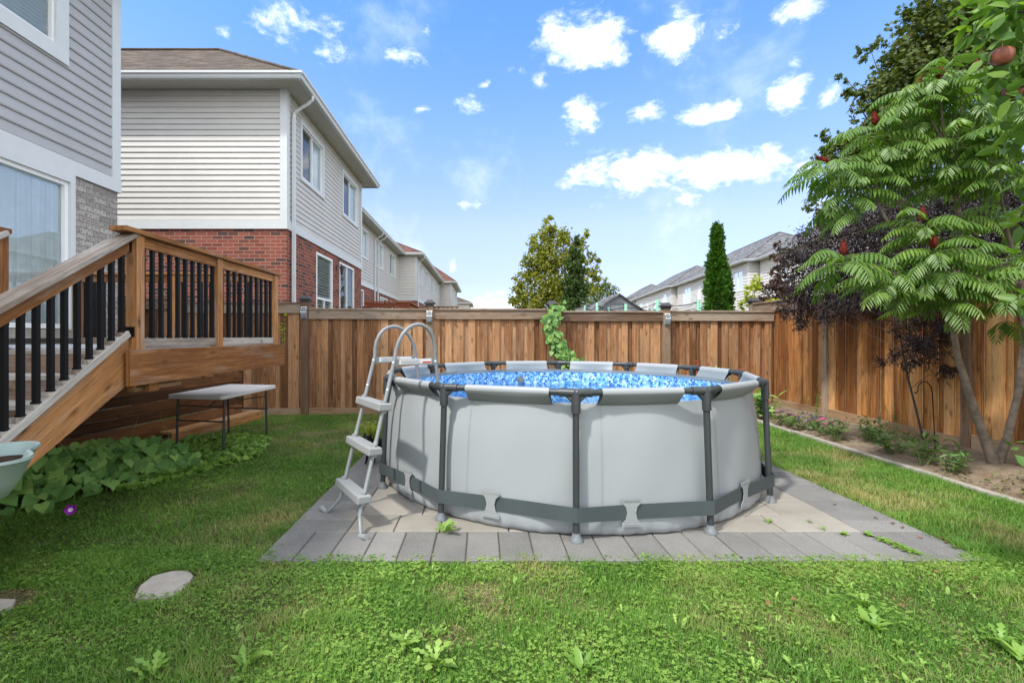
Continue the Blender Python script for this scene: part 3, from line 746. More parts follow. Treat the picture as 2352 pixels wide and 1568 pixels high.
# row of houses beyond the fence, left
nb = house('sided_house', 'nearest cream sided house with red brick ground floor beyond the fence, brown hip roof', 'cream houses in the left row', (-4.36, 10.6, 0), 0, 1, 6.5, 9.5, 3.92, 7.0, .72,
      [(.83, 2.35, 5.34, 6.62), (4.20, 5.86, 5.34, 6.62)], [(1.9, 3.22, 2.0, 3.74), (3.92, 5.52, 1.3, 3.80)],
      down=(.25,), low_kw=[dict(mull='h', fills=('screen',), slats=.08), dict(name='patio_door', fills=('screen','screen'))])
mb = MB(); lx, ly, lz = -4.36+.16, 14.22, 3.50
mb.lathe([(.0,.16),(.03,.15),(.085,.09),(.075,.08),(.06,.08),(.045,-.08),(.05,-.09),(.03,-.12),(0,-.13)], (lx,ly,lz), 6)
mb.tube([(-4.36,ly,lz+.10),(-4.30,ly,lz+.17),(lx-.02,ly,lz+.19),(lx,ly,lz+.16)], .012, 6); mb.box((-4.345,ly,lz+.08),(.02,.09,.16))
mb.build('wall_lantern', M['capblack'], nb)
house('sided_house', 'long set-back cream sided house with twin downspouts, second in the left row', 'cream houses in the left row', (-5.75, 17.12, 0), 0, 1, 15.2, 9, 3.95, 7.0, .45,
      [(4.9, 6.6, 5.35, 6.65), (8.6, 10.2, 5.35, 6.65), (12.2, 14.0, 5.35, 6.65)], [(4.7,5.9,2.2,3.75),(9.6,11.6,2.2,3.75),(12.6,14.2,2.2,3.75)], down=(8.0, 8.75), side='side_lt', pitch=.16)
house('sided_house', 'cream sided house with reddish roof and four small upper windows, third along the left row', 'cream houses in the left row', (-4.52, 32.4, 0), 0, 1, 16.2, 9, 3.95, 7.0, .5,
      [(1.4,3.0,5.3,6.65),(4.8,6.6,5.3,6.65),(8.8,10.8,5.3,6.6),(13.0,14.9,5.3,6.6)], [], roofm='roof_red', down=(.4,15.9), side='side_far', pitch=.2)
house('sided_house', 'small far cream sided house with steep reddish roof, fourth along the left row', 'cream houses in the left row', (-3.25, 49.2, 0), 0, 1, 10, 8, 3.95, 7.0, .75,
      [(1.6,3.2,5.3,6.6),(5.6,7.4,5.3,6.6)], [], roofm='roof_red', down=(7,), side='side_far', pitch=.24)
house('bungalow', 'farthest low pale house with brown roof at the end of the left row', None, (-2.1, 70, 0), 0, 1, 8, 7, 3.2, 6.3, .42, [], [], roofm='roof_brown', side='side_far')

# row of houses far right, turned a few degrees; walls face left
RA = -math.atan(.113)
ru = Vector((.1123,.9937)); rn = Vector((-.9937,.1123))
def rplane(xv, P0):         # distance along the wall at which the view ray through column xv meets it
    k = (xv-VX)/F_; # X = k*Y ; P0 + ru*s
    return (k*P0[1]-P0[0])/(ru.x-k*ru.y)
def rwin(P0, xa, xb, za, zb): a, b = sorted((rplane(xa,P0), rplane(xb,P0))); return (a+.15, b-.15, za, zb)
RB = (19.35, 35.0); RAa = (20.9, 53.4); RC = (18.6, 22.0); RD = (22.6, 73.5)
def rhouse(label, P, L, wins, rm='roof_grey', sl=.62):
    return house('sided_house', label, 'pale houses in the right row', (P[0],P[1],0), RA, -1, L, 8.2, 3.2, 7.0, sl, [w for w in wins if w[1]-w[0] > .3], [], roofm=rm, side='side_far', over=.4, pitch=.22, winfills=[('curtain','screen')])
rhouse('pale sided house in the right row with its middle window beside the tall cedar', RB, 17.6, [rwin(RB, 1682,1708,5.0,6.55), rwin(RB, 1602.5,1610.5,5.0,6.5), rwin(RB, 1570,1588,4.9,6.5)])
rhouse('pale sided house with four upper windows behind the trampoline, third along the right row', RAa, 18.6, [rwin(RAa, 1521.5,1532,4.9,6.5), rwin(RAa,1504,1509.5,5.0,6.5), rwin(RAa,1485.5,1490,5.0,6.3), rwin(RAa,1466.5,1475.5,4.9,6.3)])
rhouse('pale sided house nearest in the right row, behind the purple leaved tree', RC, 12.6, [rwin(RC, 1794,1812,5.0,6.7)])
rhouse('far pale house whose dark grey roof peaks above the shed, last along the right row', RD, 16, [])

# ------------------------------------------------------------------ fences
def fence_panel(mb, p0, p1, z0, z1, n, r0=None):
    """board-on-board: outer boards over gaps between recessed boards; n = side the viewer is on"""
    p0, p1 = Vector(p0), Vector(p1); u = (p1-p0); L = u.length; u.normalize(); nv = Vector((*n,0)); U = Vector((*u,0))
    Rm = Matrix((U, nv, (0,0,1))).transposed(); x = 0; k = 0
    while x < L:
        wd = .138 if k % 2 == 0 else .095; wd = min(wd*random.uniform(.93,1.07), L-x+.01); off = .017 if k % 2 == 0 else -.017
        c = Vector((*p0,0)) + U*(x+wd/2) + nv*(off+random.uniform(-.003,.003)) + Vector((0,0,(z0+z1)/2))
        tilt = Matrix.Rotation(random.uniform(-.0025,.0025), 3, 'Y')
        mb.box(c, (wd+(.03 if k%2 else -.004), .017, z1-z0), Rm @ tilt, 2); x += wd; k += 1
def top_rail(mb, p0, p1, z, n, h=.178):
    p0, p1 = Vector((*p0,z)), Vector((*p1,z)); nv = Vector((*n,0))
    mb.beam(p0+nv*.045+Vector((0,0,-h/2-.02)), p1+nv*.045+Vector((0,0,-h/2-.02)), .035, h)
    mb.beam(p0+nv*.01+Vector((0,0,.0)), p1+nv*.01+Vector((0,0,.0)), .15, .035)
def post_with_cap(par, x, y, z, wd=.14, rz=0.0, mat='post', base=0.0, capmat='capblack'):
    mb = MB(); Rz = Matrix.Rotation(rz,3,'Z'); mb.box((x,y,(z-.12+base)/2), (wd,wd,z-.12-base), Rz); o = mb.build('post', M[mat], par, bevel=.004)
    mb = MB(); mb.M = Matrix.Translation((x,y,z-.12)) @ Matrix.Rotation(rz,4,'Z'); k = wd/2
    mb.box((0,0,.015),(wd+.02,wd+.02,.05)); mb.box((0,0,.048),(wd+.09,wd+.09,.02))
    ring = lambda r, zz: [(-r,-r,zz),(r,-r,zz),(r,r,zz),(-r,r,zz)]
    ps = [ring(k+.04,.058), ring(k+.015,.075), ring(k-.005,.10), ring(k-.02,.12)]
    for a, b in zip(ps, ps[1:]):
        for i in range(4): mb.face([a[i],a[(i+1)%4],b[(i+1)%4],b[i]])
    mb.face(ps[-1]); mb.build('post_cap', M[capmat], o)
    return o

fo = thing('back_fence', 'stained board fence with capped posts across the back behind the pool', 'fence', (0, 9.7, 0))
FN = Vector((.06,-1)).normalized(); RZ = math.atan(.06)
posts = [(-8.4,2.40),(-5.95,2.40),(-3.51,2.35),(-1.073,2.28),(1.393,2.27),(3.768,2.24),(FX-.02,2.2)]
tops = [2.27,2.24,2.10,2.09,2.065,2.07]
topz0 = [2.27,2.20,2.085,2.09,2.05,2.065]
for i in range(6):
    x0, x1 = posts[i][0]+.06, posts[i+1][0]-.06; p0, p1 = (x0, fence_y(x0)), (x1, fence_y(x1)); zt = topz0[i]
    mb = MB(); fence_panel(mb, p0, p1, .10, zt-.05, FN); mb.build('board_panel', M['fence'], fo)
    mb = MB(); top_rail(mb, p0, p1, zt, FN); mb.build('top_rail', M['fence_top'], fo, bevel=.003)
    mb = MB(); nv = Vector((*FN,0))*.028; a, b = Vector((*p0,.065))+nv, Vector((*p1,.065))+nv; mb.beam(a, b, .03, .14); mb.build('base_board', M['base_board'], fo, bevel=.003)
for x, z in posts[:-1]: post_with_cap(fo, x, fence_y(x)-.035, z, rz=RZ, mat='post')

sf = thing('side_fence', 'orange brown board fence along the right side behind the flower bed', 'fence', (FX, 5, 0))
ys = [.2, 2.55, 4.15, 6.05, 8.55, 10.85]; zt = [2.42, 2.40, 2.38, 2.32, 2.28]
for i in range(5):
    p0, p1 = (FX, ys[i+1]-.05), (FX, ys[i]+.05)
    mb = MB(); fence_panel(mb, p0, p1, .22, zt[i]-.05, (-1,0)); mb.build('board_panel', M['fence_side'], sf)
    mb = MB(); top_rail(mb, p0, p1, zt[i], (-1,0)); mb.build('top_rail', M['fence_top'], sf)
    zb = (.30,.27,.22,.17,.16)[i]
    mb = MB(); mb.beam((FX-.03, p0[1], zb), (FX-.03, p1[1], zb-.01), .03, .20); mb.build('base_board', M['base_board'], sf, bevel=.003)
for y in ys[1:-1]:
    mb = MB(); mb.box((FX-.015, y, 1.15), (.11, .11, 2.3)); mb.build('post', M['fence_top'] if y > 8 else M['post'], sf)
post_with_cap(sf, FX, 10.9, 2.42, mat='fence_top')

# solar lamps on the back fence posts
lab = ['first from the deck','second, above the pool ladder','half hidden behind the vine','right of the vine, nearest the corner']
proto = None
for i, (x, z) in enumerate(posts[2:6]):
    y = fence_y(x)-.035-.072
    if proto is None:
        t = thing('solar_lamp', '', 'lamp', (x, y, z-.36), RZ); T = Matrix.Identity(4)
        mb = MB()
        prof = [(-.055,0,0),(.055,0,0)]
        side = [(0,-.11),(-.028,-.10),(-.05,-.04),(-.062,.03),(-.05,.09),(0,.13)]
        for a, b in zip(side, side[1:]): mb.face([(-.055,a[0],a[1]),(.055,a[0],a[1]),(.055,b[0],b[1]),(-.055,b[0],b[1])])
        for sx in (-.055,.055): mb.face([(sx,a,b) for a, b in side])
        mb.build('lamp_body', M['blue_frame'], t, world=False)
        mb = MB(); mb.face([(-.055,-.066,.03),(.055,-.066,.03),(.055,-.010,.135),(-.055,-.010,.135)]); mb.face([(-.055,-.066,.03),(.055,-.066,.03),(.055,-.058,.02),(-.055,-.058,.02)]); mb.build('panel_frame', M['white'], t, world=False)
        mb = MB(); mb.face([(-.036,-.060,.05),(.036,-.060,.05),(.036,-.022,.12),(-.036,-.022,.12)]); mb.build('solar_panel', M['capblack'], t, world=False); proto = t
        KIDS['solar_lamp'][-1].location = (0,-.003,.002)
        mb = MB(); mb.box((0,-.048,-.055),(.07,.02,.06)); mb.build('lens', M['foot'], t, world=False)
    else:
        t = copy_tree(proto); t.location = (x, y, z-.36)
    tag(t, 'small grey solar lamp on the back fence post, '+lab[i], 'lamp', 'solar lamps on the fence posts')

# neighbours' rails and fences glimpsed over the back fence
t = thing('neighbour_deck_rail', 'red stained deck railing seen over the back fence below the houses', 'railing', (-2.8, 14, 0))
mb = MB(); x0, x1, yy = -3.42, -2.2, 14.0
mb.beam((x0,yy,2.55),(x1,yy,2.55),.14,.04); mb.beam((x0,yy,2.47),(x1,yy,2.47),.04,.09); mb.beam((x0,yy,1.7),(x1,yy,1.7),.04,.09)
for i in range(11): mb.box((x0+.06+i*(x1-x0-.12)/10, yy, 2.1), (.035,.035,.8))
for x in (x0,x1): mb.box((x,yy,1.3),(.09,.09,2.56))
mb.beam((x1,yy,2.55),(x1-.1,17,2.55),.14,.04); mb.build('railing_frame', M['redwood'], t)
t = thing('neighbour_fence', 'brown slatted fence seen low behind the red deck railing', 'fence', (-2.8, 17, 0))
mb = MB(); yy = 17.5
for x0, x1, z in ((-4.4,-3.3,2.62),(-2.1,-.9,2.62)):
    mb.beam((x0,yy,z),(x1,yy,z),.1,.05); mb.beam((x0,yy,z-.3),(x1,yy,z-.3),.05,.08)
    x = x0
    while x < x1: mb.box((x,yy,z/2-.02),(.08,.02,z)); x += .16
mb.build('slat_panel', M['post'], t)

# ------------------------------------------------------------------ deck with stairs
DX, DY0, DY1, DZ = -2.75, 3.80, 6.42, 1.44
dk = thing('deck', 'raised wooden deck with black balusters and stairs against the grey house', 'deck', (-4.1, 5, 0))
mb = MB(); y = DY0+.02
while y < DY1+.1: mb.box(((DX+HX)/2-.01, y+.068, DZ-.018), (-(HX-DX)-.07, .134, .036)); y += .142
mb.build('deck_board', M['deck_grey'], dk)
mb = MB(); mb.box((DX-.019, (DY0+DY1)/2+.07, DZ-.14), (.038, DY1-DY0+.28, .285)); mb.build('rim_board', M['deck'], dk, bevel=.004)
mb = MB(); mb.box((-2.845, DY0-.005, DZ-.11), (.15, .038, .20)); mb.box((-2.845, DY0+.012, DZ-.255), (.15, .036, .10), Matrix.Rotation(.12,3,'Y')); mb.build('rim_end', M['deck'], dk, bevel=.004)
mb = MB(); mb.box((DX-.15, DY0+.45, DZ-.33), (.06, .6, .035)); mb.box((DX-.05, DY0+.25, DZ-.315), (.035, .12, .07)); mb.build('ledger_block', M['deck'], dk)
mb = MB(); mb.box(((DX+HX)/2, DY1+.17, DZ-.14), (2.6, .038, .28)); mb.build('rim_board', M['deck'], dk)
mb = MB()
for px, py in ((-5.2, DY1-.3), (-5.2, DY0+.3), (-5.2, 5.1)): mb.box((px, py, .56), (.09,.09,1.12))
for y in np.arange(DY0+.4, DY1, .42): mb.box((-4.05, y, DZ-.12), (2.5, .04, .18))
mb.build('underframe', M['deck_shaded'], dk)

def rail_post(x, y, z1, z0=DZ-.02, name='railing_post'):
    mb = MB(); mb.box((x, y, (z0+z1)/2), (.089,.089,z1-z0)); return mb.build(name, M['deck'], dk, bevel=.004)
CAPZ = 2.40
RX = DX-.05
rp = [(RX, DY0+.055), (RX, 5.03), (RX, DY1-.03)]
for x, y in rp: rail_post(x, y, CAPZ-.04)
rail_post(-3.905, DY0+.055, CAPZ-.02); rail_post(-4.1, DY1-.03, CAPZ-.04); rail_post(HX+.1, DY1-.03, CAPZ-.04)
mb = MB(); mb.box((RX, (DY0+DY1)/2-.02, CAPZ-.019), (.14, DY1-DY0+.22, .038)); mb.box(((RX+HX)/2, DY1-.03, CAPZ-.019), (2.55,.14,.036)); mb.box((-3.905, DY0+.03, CAPZ+.0), (.14,.14,.04)); mb.build('rail_cap', M['deck'], dk, bevel=.003)
mb = MB()
for a, b in ((0,1),(1,2)):
    y0, y1 = rp[a][1]+.045, rp[b][1]-.045; mb.box((RX, (y0+y1)/2, CAPZ-.084), (.038, y1-y0, .089))
for a, b in ((RX-.045, -4.055), (-4.145, HX+.145)): mb.box(((a+b)/2, DY1-.03, CAPZ-.084), (abs(a-b), .038, .089))
mb.build('upper_rail', M['deck'], dk, bevel=.003)
mb = MB()
for a, b in ((0,1),(1,2)):
    y0, y1 = rp[a][1]+.045, rp[b][1]-.045; mb.box((RX, (y0+y1)/2, DZ+.055), (.038, y1-y0, .075))
for a, b in ((RX-.045, -4.055), (-4.145, HX+.145)): mb.box(((a+b)/2, DY1-.03, DZ+.055), (abs(a-b), .038, .075))
mb.build('lower_rail', M['deck_grey'], dk, bevel=.003)
def baluster(x, y, z0, z1):
    mb = MB(); mb.box((x,y,(z0+z1)/2), (.028,.028,z1-z0)); mb.box((x,y,z0+.012),(.032,.032,.024)); mb.box((x,y,z1-.012),(.032,.032,.024)); mb.build('baluster', M['black'], dk)
for (y0, y1, k) in ((rp[0][1], rp[1][1], 10), (rp[1][1], rp[2][1], 10)):
    for i in range(k): baluster(RX, y0+(y1-y0)*(i+.75)/(k+.5), DZ+.092, CAPZ-.13)
for (a, b, k) in ((RX, -4.1, 10), (-4.1, HX+.1, 10)):
    for i in range(k): baluster(a+(b-a)*(i+.75)/(k+.5), DY1-.03, DZ+.092, CAPZ-.13)
# stairs
SX0, SX1 = -3.85, -2.85
SL = .64
mb = MB()
def stringer(mb, x, th=.038):
    y0, y1 = DY0-.005, 1.55
    zt = lambda y: DZ+.11-SL*(DY0-y)
    # sheet with constant vertical thickness
    P = [(y0, zt(y0)), (y0, zt(y0)-.37), (y1, zt(y1)-.37), (y1, zt(y1))]
    P = [(y, max(z,.0)) for y, z in P]
    a = [(x-th/2, y, z) for y, z in P]; b = [(x+th/2, y, z) for y, z in P]
    uvf = lambda pts: [(q[1]*.84+q[2]*.54, -q[1]*.54+q[2]*.84) for q in pts]
    mb.face(list(reversed(a)), uvf(list(reversed(a))), .55); mb.face(b, uvf(b), .55)
    for i in range(4):
        j = (i+1)%4; q = [a[i],b[i],b[j],a[j]]; mb.face(q, [(p_[1]*1.1, p_[0]) for p_ in q], .5)
stringer(mb, SX1+.019); stringer(mb, SX0-.019); st = mb.build('stair_stringer', M['deck'], dk, bevel=.003)
rise, run_ = .178, .278
mbr, mbt = MB(), MB(); mbc = MB()
y, z = DY0, DZ
while z > .1:
    mbr.box(((SX0+SX1)/2, y-.012, z-.036-(rise-.036)/2), (SX1-SX0-.01, .02, rise-.04))
    y -= run_; z -= rise
    if z < .05: break
    mbt.box(((SX0+SX1)/2, y+.13, z-.018), (SX1-SX0+.0, run_+.018, .036))
mbr.build('stair_riser', M['riser'], dk); mbt.build('stair_tread', M['deck_grey'], dk, bevel=.003)
# sloped grey trim on top of the stringer with small wedge steps, carrying the balusters
ztop = lambda y: DZ+.145-SL*(DY0-y)
mb = MB(); mb.beam((SX1+.019, DY0-.02, ztop(DY0-.02)), (SX1+.019, 1.6, ztop(1.6)), .09, .05, up=(0,0,1)); mb.build('stair_bottom_rail', M['deck_grey'], dk, bevel=.004)
hz = lambda y: CAPZ-.02-.61*(DY0+.05-y)
HXr = SX1+.03
mb = MB(); mb.beam((HXr, DY0+.05, hz(DY0+.05)), (HXr, 1.55, hz(1.55)), .14, .038); mb.build('stair_rail_cap', M['deck_grey'], dk, bevel=.004)
mb = MB(); mb.beam((HXr, DY0+.02, hz(DY0+.02)-.075), (HXr, 1.6, hz(1.6)-.075), .038, .089); mb.build('stair_upper_rail', M['deck'], dk, bevel=.003)
mb = MB(); mb.box((HXr, DY0+.005, hz(DY0)-.075),(.046,.03,.11)); mb.box((SX1+.03, DY0-.0, ztop(DY0)),(.10,.012,.08)); mb.build('rail_bracket', M['black'], dk)
y = DY0-.06; k = 0
while y > 1.7:
    mb = MB(); z0, z1 = ztop(y)+.02, hz(y)-.115; mb.box((SX1+.024, y, (z0+z1)/2), (.031,.031,z1-z0)); mb.box((SX1+.024, y, z0+.012),(.040,.040,.03)); mb.box((SX1+.024,y,z1-.012),(.034,.034,.026))
    mb.build('baluster', M['black'], dk)
    mb = MB(); mb.box((SX1+.022, y-.012, ztop(y)+.018), (.062,.070,.030), None); mb.build('rail_wedge', M['deck_grey'], dk); y -= .102
rail_post(HXr, 1.5, hz(1.5)+.02, 0)
mb = MB(); mb.beam((SX0-.03, DY0+.05, hz(DY0+.05)), (SX0-.03, 1.55, hz(1.55)), .14, .038); mb.build('stair_rail_cap', M['deck_grey'], dk)
# board skirt under and beyond the deck
sk0, sk1 = Vector((-4.95, 5.55, 0)), Vector((-4.42, 8.75, 0))
su = (sk1-sk0).normalized(); L = (sk1-sk0).length; mb = MB()
z = .05; k = 0
while z < 1.12:
    mb.beam(sk0+Vector((0,0,z+.068)), sk1+Vector((0,0,z+.068-(.02 if k%2 else .0))), .022, .132+random.uniform(-.006,.003)); z += .142; k += 1
mb.build('skirt_boards', M['deck_shaded'], dk)
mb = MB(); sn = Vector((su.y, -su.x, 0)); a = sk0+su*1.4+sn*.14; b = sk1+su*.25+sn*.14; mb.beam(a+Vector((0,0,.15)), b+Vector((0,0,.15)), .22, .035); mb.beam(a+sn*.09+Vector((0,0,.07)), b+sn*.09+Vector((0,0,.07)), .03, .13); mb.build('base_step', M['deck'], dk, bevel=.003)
mb = MB(); mb.box((-4.55, 4.75, .55), (.1, .06, 1.1)); mb.box((-5.0, 5.1, .6), (.9, .02, 1.2)); mb.build('painted_shade_board', M['deck_shade'], dk)  # near-black boards added to paint in the dark shade under the deck
t = tag(MB.build((lambda m: (m.box((-4.3, 4.9, DZ+.008), (2.3, 1.9, .012)), m)[1])(MB()), 'outdoor_rug', M['rug'], origin=(-4.3,4.9,DZ)), 'flat pale grey outdoor rug lying on the deck', 'rug')

# ------------------------------------------------------------------ folding table
TP = Vector((-3.38, 6.22)); tl = Vector((.06,.998)); ts = Vector((-.985,.17)); tz = .775
t = thing('folding_table', 'white plastic folding table with dark metal legs beside the deck skirt', 'table', (TP.x-.4, TP.y+.7, 0))
def tp(a, b, z): q = TP+tl*a+ts*b; return Vector((q.x, q.y, z))
mb = MB(); TLn, TWd = 1.42, .84; ring = []
for cx, cy, a0 in ((.05,.05,180),(TLn-.05,.05,270),(TLn-.05,TWd-.05,0),(.05,TWd-.05,90)):
    for k in range(5): a = R_(a0+k*22.5); ring.append((cx+.05*math.cos(a), cy+.05*math.sin(a)))
top = [tp(a,b,tz) for a,b in ring]; bot = [tp(a,b,tz-.052) for a,b in ring]
up_ = (top[1]-top[0]).cross(top[2]-top[1]).z > 0
mb.face(top if up_ else top[::-1]); mb.face(bot[::-1] if up_ else bot)
for i in range(len(top)): j = (i+1)%len(top); mb.face([top[i],bot[i],bot[j],top[j]])
mb.build('table_top', M['table'], t, bevel=.008)
feet = [(.12,.06),(.12,.76),(1.22,.08),(1.22,.74)]
for a, b in feet:
    mb = MB(); mb.tube([tp(a,b,tz-.045), tp(a+(-.03 if a<.5 else .03),b,.0)], .0165, 8); mb.build('leg', M['leg'], t)
for a in (.12,1.22):
    mb = MB(); mb.tube([tp(a-.02 if a<.5 else a+.02,feet[0][1],.42), tp(a-.02 if a<.5 else a+.02,.75,.42)], .011, 8)
    m_ = tp(a+(.18 if a<.5 else -.18), .42, .58); mb.tube([tp(a,.07,.62), m_, tp(a,.75,.62)], .009, 6); mb.tube([m_, tp(.67,.42,tz-.05)], .009, 6)
    mb.build('leg_brace', M['leg'], t)

# ------------------------------------------------------------------ swimming pool
CX, CY, RJ, HP = .93, 5.65, 2.07, 1.125
measured = [888.7,1020.5,1322.9,1621.9,1756.4,1705,1590.2,1438.9,1282.3,1133,993,None]
angs = []
for k in range(12):
    a = R_(203.3+30*k)
    if measured[k]:
        best = min((abs(((CX+RJ*math.cos(a+d))/(CY+RJ*math.sin(a+d))*F_+VX)-measured[k])+abs(d)*60, a+d) for d in np.linspace(-.07,.07,141)); a = best[1]
    angs.append(a)
angs = [a for a in angs]
def ring_pt(a, r, z): return Vector((CX+r*math.cos(a), CY+r*math.sin(a), z))
J = [ring_pt(a, RJ, HP) for a in angs]
pool = thing('swimming_pool', 'round grey above-ground pool on dark frame legs, standing on the paving', 'pool', (CX, CY, 0))
def wall_r(z, a):
    """outer radius of the liner at height z: bulged roll at the bottom, taut near the rim"""
    pts = [(0.032,1.99),(.04,2.01),(.06,2.028),(.09,2.035),(.13,2.038),(.2,2.035),(.35,2.03),(.6,2.015),(.8,1.995),(.95,1.965),(1.0,1.95),(1.2,1.93)]
    for (z0,r0),(z1,r1) in zip(pts, pts[1:]):
        if z <= z1: r = r0+(r1-r0)*max(0,(z-z0)/(z1-z0)); break
    # the fabric hangs a little flatter between legs near the rim
    d = min(abs((a-b+math.pi)%math.tau-math.pi) for b in angs)
    r += .018*max(0,(z-.7)/.3)*(-math.cos(d*12)*.5) + (.007*math.sin(a*37+z*3)+.006*math.sin(a*83+z*9)+.004*math.sin(a*131))*max(0,1-z/.15) + .005*math.sin(a*9+z*4)+.003*math.sin(a*23-z*6)
    return r
NA = 480; zs = [.032,.04,.06,.09,.13,.2,.35,.5,.65,.8,.9,HP-.095]
mb = MB()
for i in range(NA):
    a0, a1 = math.tau*i/NA, math.tau*(i+1)/NA
    for z0, z1 in zip(zs, zs[1:]): mb.face([ring_pt(a0,wall_r(z0,a0),z0), ring_pt(a1,wall_r(z0,a1),z0), ring_pt(a1,wall_r(z1,a1),z1), ring_pt(a0,wall_r(z1,a0),z1)], r=.5)
mb.build('liner_wall', M['liner'], pool, smooth=True)
mb = MB(); zi = [.045,.3,.6,.8,HP-.137]; 
for i in range(NA):
    a0, a1 = math.tau*i/NA, math.tau*(i+1)/NA; u0, u1 = a0*2, a1*2
    for z0, z1 in zip(zi, zi[1:]):
        q = [ring_pt(a1,wall_r(z0,a1)-.012,z0), ring_pt(a0,wall_r(z0,a0)-.012,z0), ring_pt(a0,wall_r(z1,a0)-.012,z1), ring_pt(a1,wall_r(z1,a1)-.012,z1)]
        mb.face(q, [(u1,z0),(u0,z0),(u0,z1),(u1,z1)], .5)
    mb.face([Vector((CX,CY,.05)), ring_pt(a0,wall_r(.05,a0),.05), ring_pt(a1,wall_r(.05,a1),.05)], [(0,5),(math.cos(a0)*2,5+math.sin(a0)*2),(math.cos(a1)*2,5+math.sin(a1)*2)], .5)
mb.build('mosaic_liner', M['mosaic'], pool, smooth=True)
mb = MB(); z0, z1 = HP-.137, HP-.095
for i in range(NA):
    a0, a1 = math.tau*i/NA, math.tau*(i+1)/NA
    mb.face([ring_pt(a1,wall_r(z0,a1)-.012,z0), ring_pt(a0,wall_r(z0,a0)-.012,z0), ring_pt(a0,wall_r(z1,a0)-.012,z1), ring_pt(a1,wall_r(z1,a1)-.012,z1)], r=.5)
    mb.face([ring_pt(a0,wall_r(z1,a0),z1), ring_pt(a1,wall_r(z1,a1),z1), ring_pt(a1,wall_r(z1,a1)-.012,z1), ring_pt(a0,wall_r(z1,a0)-.012,z1)], r=.5)
mb.build('inner_band', M['liner_in'], pool, smooth=True)
mb = MB(); zw = .80
mb.face([ring_pt(math.tau*i/96, wall_r(zw,math.tau*i/96)-.02, zw) for i in range(96)]); wt = mb.build('water', M['water'], pool)
TR = .026
for k in range(12):
    p0, p1 = J[k], J[(k+1)%12]; d = p1-p0; L = d.length; u = d.normalized(); out = Vector((u.y,-u.x,0)); 
    if out.dot(((p0+p1)/2-Vector((CX,CY,HP)))) < 0: out = -out
    mb = MB(); mb.tube([p0+u*.02, p1-u*.02], TR, 12, r=.5); mb.build('rim_tube', M['leg'], pool, smooth=True)
    # fabric sleeve wrapped over the tube, slanted ends leave openings round the joints
    mb = MB(); NS = 14; ti, tb = .20, .172                        # end distance at tube level and at the bottom hem (metres from joint)
    def colpts(s_top, s_bot):
        def base(s): return p0+u*s
        def wallp(s, z, off):
            q = base(s); a = math.atan2(q.y-CY, q.x-CX); return ring_pt(a, wall_r(z, a)+off, z)
        zb = HP-.108; pts = []
        b_ = wallp(s_bot, zb, .006); tt = base(s_top)+out*(TR+.006)+Vector((0,0,-.012))
        pts.append(b_)
        for f in (.12,.3,.5,.75): 
            s = s_bot+(s_top-s_bot)*min(1,f*1.5) if f < .6 else s_top
            A = wallp(s, zb, .006); B = base(s)+out*(TR+.006)+Vector((0,0,-.012)); pts.append(A.lerp(B, f)+Vector((0,0,-.012*math.sin(f*3.14))))
        pts.append(tt)
        for a in (20,50,90,130,160): pts.append(base(s_top)+out*math.cos(R_(a))*(TR+.006)+Vector((0,0,math.sin(R_(a))*(TR+.006))))
        A = wallp(s_top, zb-.02, -.018); B = base(s_top)-out*(TR+.006)+Vector((0,0,-.012)); pts.append(B)
        for f in (.4,.75,1): pts.append(B.lerp(wallp(s_top+(s_bot-s_top)*f, zb-.02, -.018), f))
        return pts
    cols = []
    for i in range(NS+1):
        f = i/NS; cols.append(colpts(ti+(L-2*ti)*f, tb+(L-2*tb)*f))
    nrow = len(cols[0])
    for i in range(NS):
        for j in range(nrow-1):
            mb.m = 1 if j < 5 else (2 if j > 10 else 0)
            mb.face([cols[i][j], cols[i+1][j], cols[i+1][j+1], cols[i][j+1]] if out.cross(u).z > 0 else [cols[i+1][j], cols[i][j], cols[i][j+1], cols[i+1][j+1]], r=.5)
    mb.build('rim_sleeve', [M['liner'], M['liner_flap'], M['liner_in']], pool, smooth=True, angle=60)
for k in range(12):
    a = angs[k]; p = J[k]; foot = ring_pt(a, 2.115, .032); tpn = p+Vector((0,0,-.05))
    mb = MB(); mb.tube([tpn, foot+Vector((0,0,.01))], .0255, 12, r=.5); lg = mb.build('pool_leg', M['leg'], pool, smooth=True)
    mb = MB(); mb.lathe([(.052,0),(.052,.012),(.040,.028),(.031,.05),(.028,.062),(0,.062)], foot, 18); mb.build('foot_cap', M['foot'], lg, smooth=True)
    mb = MB(); dn = (foot-tpn).normalized(); out = Vector((math.cos(a), math.sin(a), 0))
    for q in (J[(k+1)%12], J[(k-1)%12]):
        u = (q-p).normalized(); mb.tube([p-u*.02, p+u*.115], .0315, 12, r=.5); mb.tube([p+u*.100, p+u*.122], .035, 12, r=.5)
        for s in (.045,.065,.085): mb.tube([p+u*s, p+u*(s+.008)], .0335, 12, r=.5)
        mb.tube([p+u*.07+Vector((0,0,-.02)), p+Vector((0,0,-.075))], [.016,.024], 8, r=.5)
    mb.tube([p, p+dn*.15], [.036,.033], 14, r=.5)
    for s in (.085,.105,.125,.143): mb.tube([p+dn*s, p+dn*(s+.008)], .0365, 14, r=.5)
    mb.build('leg_joint', M['joint'], lg, smooth=True)
for k in range(12):      # welded seams of the liner
    a = angs[k]+.10; mb = MB()
    for z0, z1 in zip(zs[1:], zs[2:]):
        mb.face([ring_pt(a-.004, wall_r(z0,a)+.0015, z0), ring_pt(a+.004, wall_r(z0,a)+.0015, z0), ring_pt(a+.004, wall_r(z1,a)+.0015, z1), ring_pt(a-.004, wall_r(z1,a)+.0015, z1)], r=.5)
    mb.build('seam', M['clip'], pool)
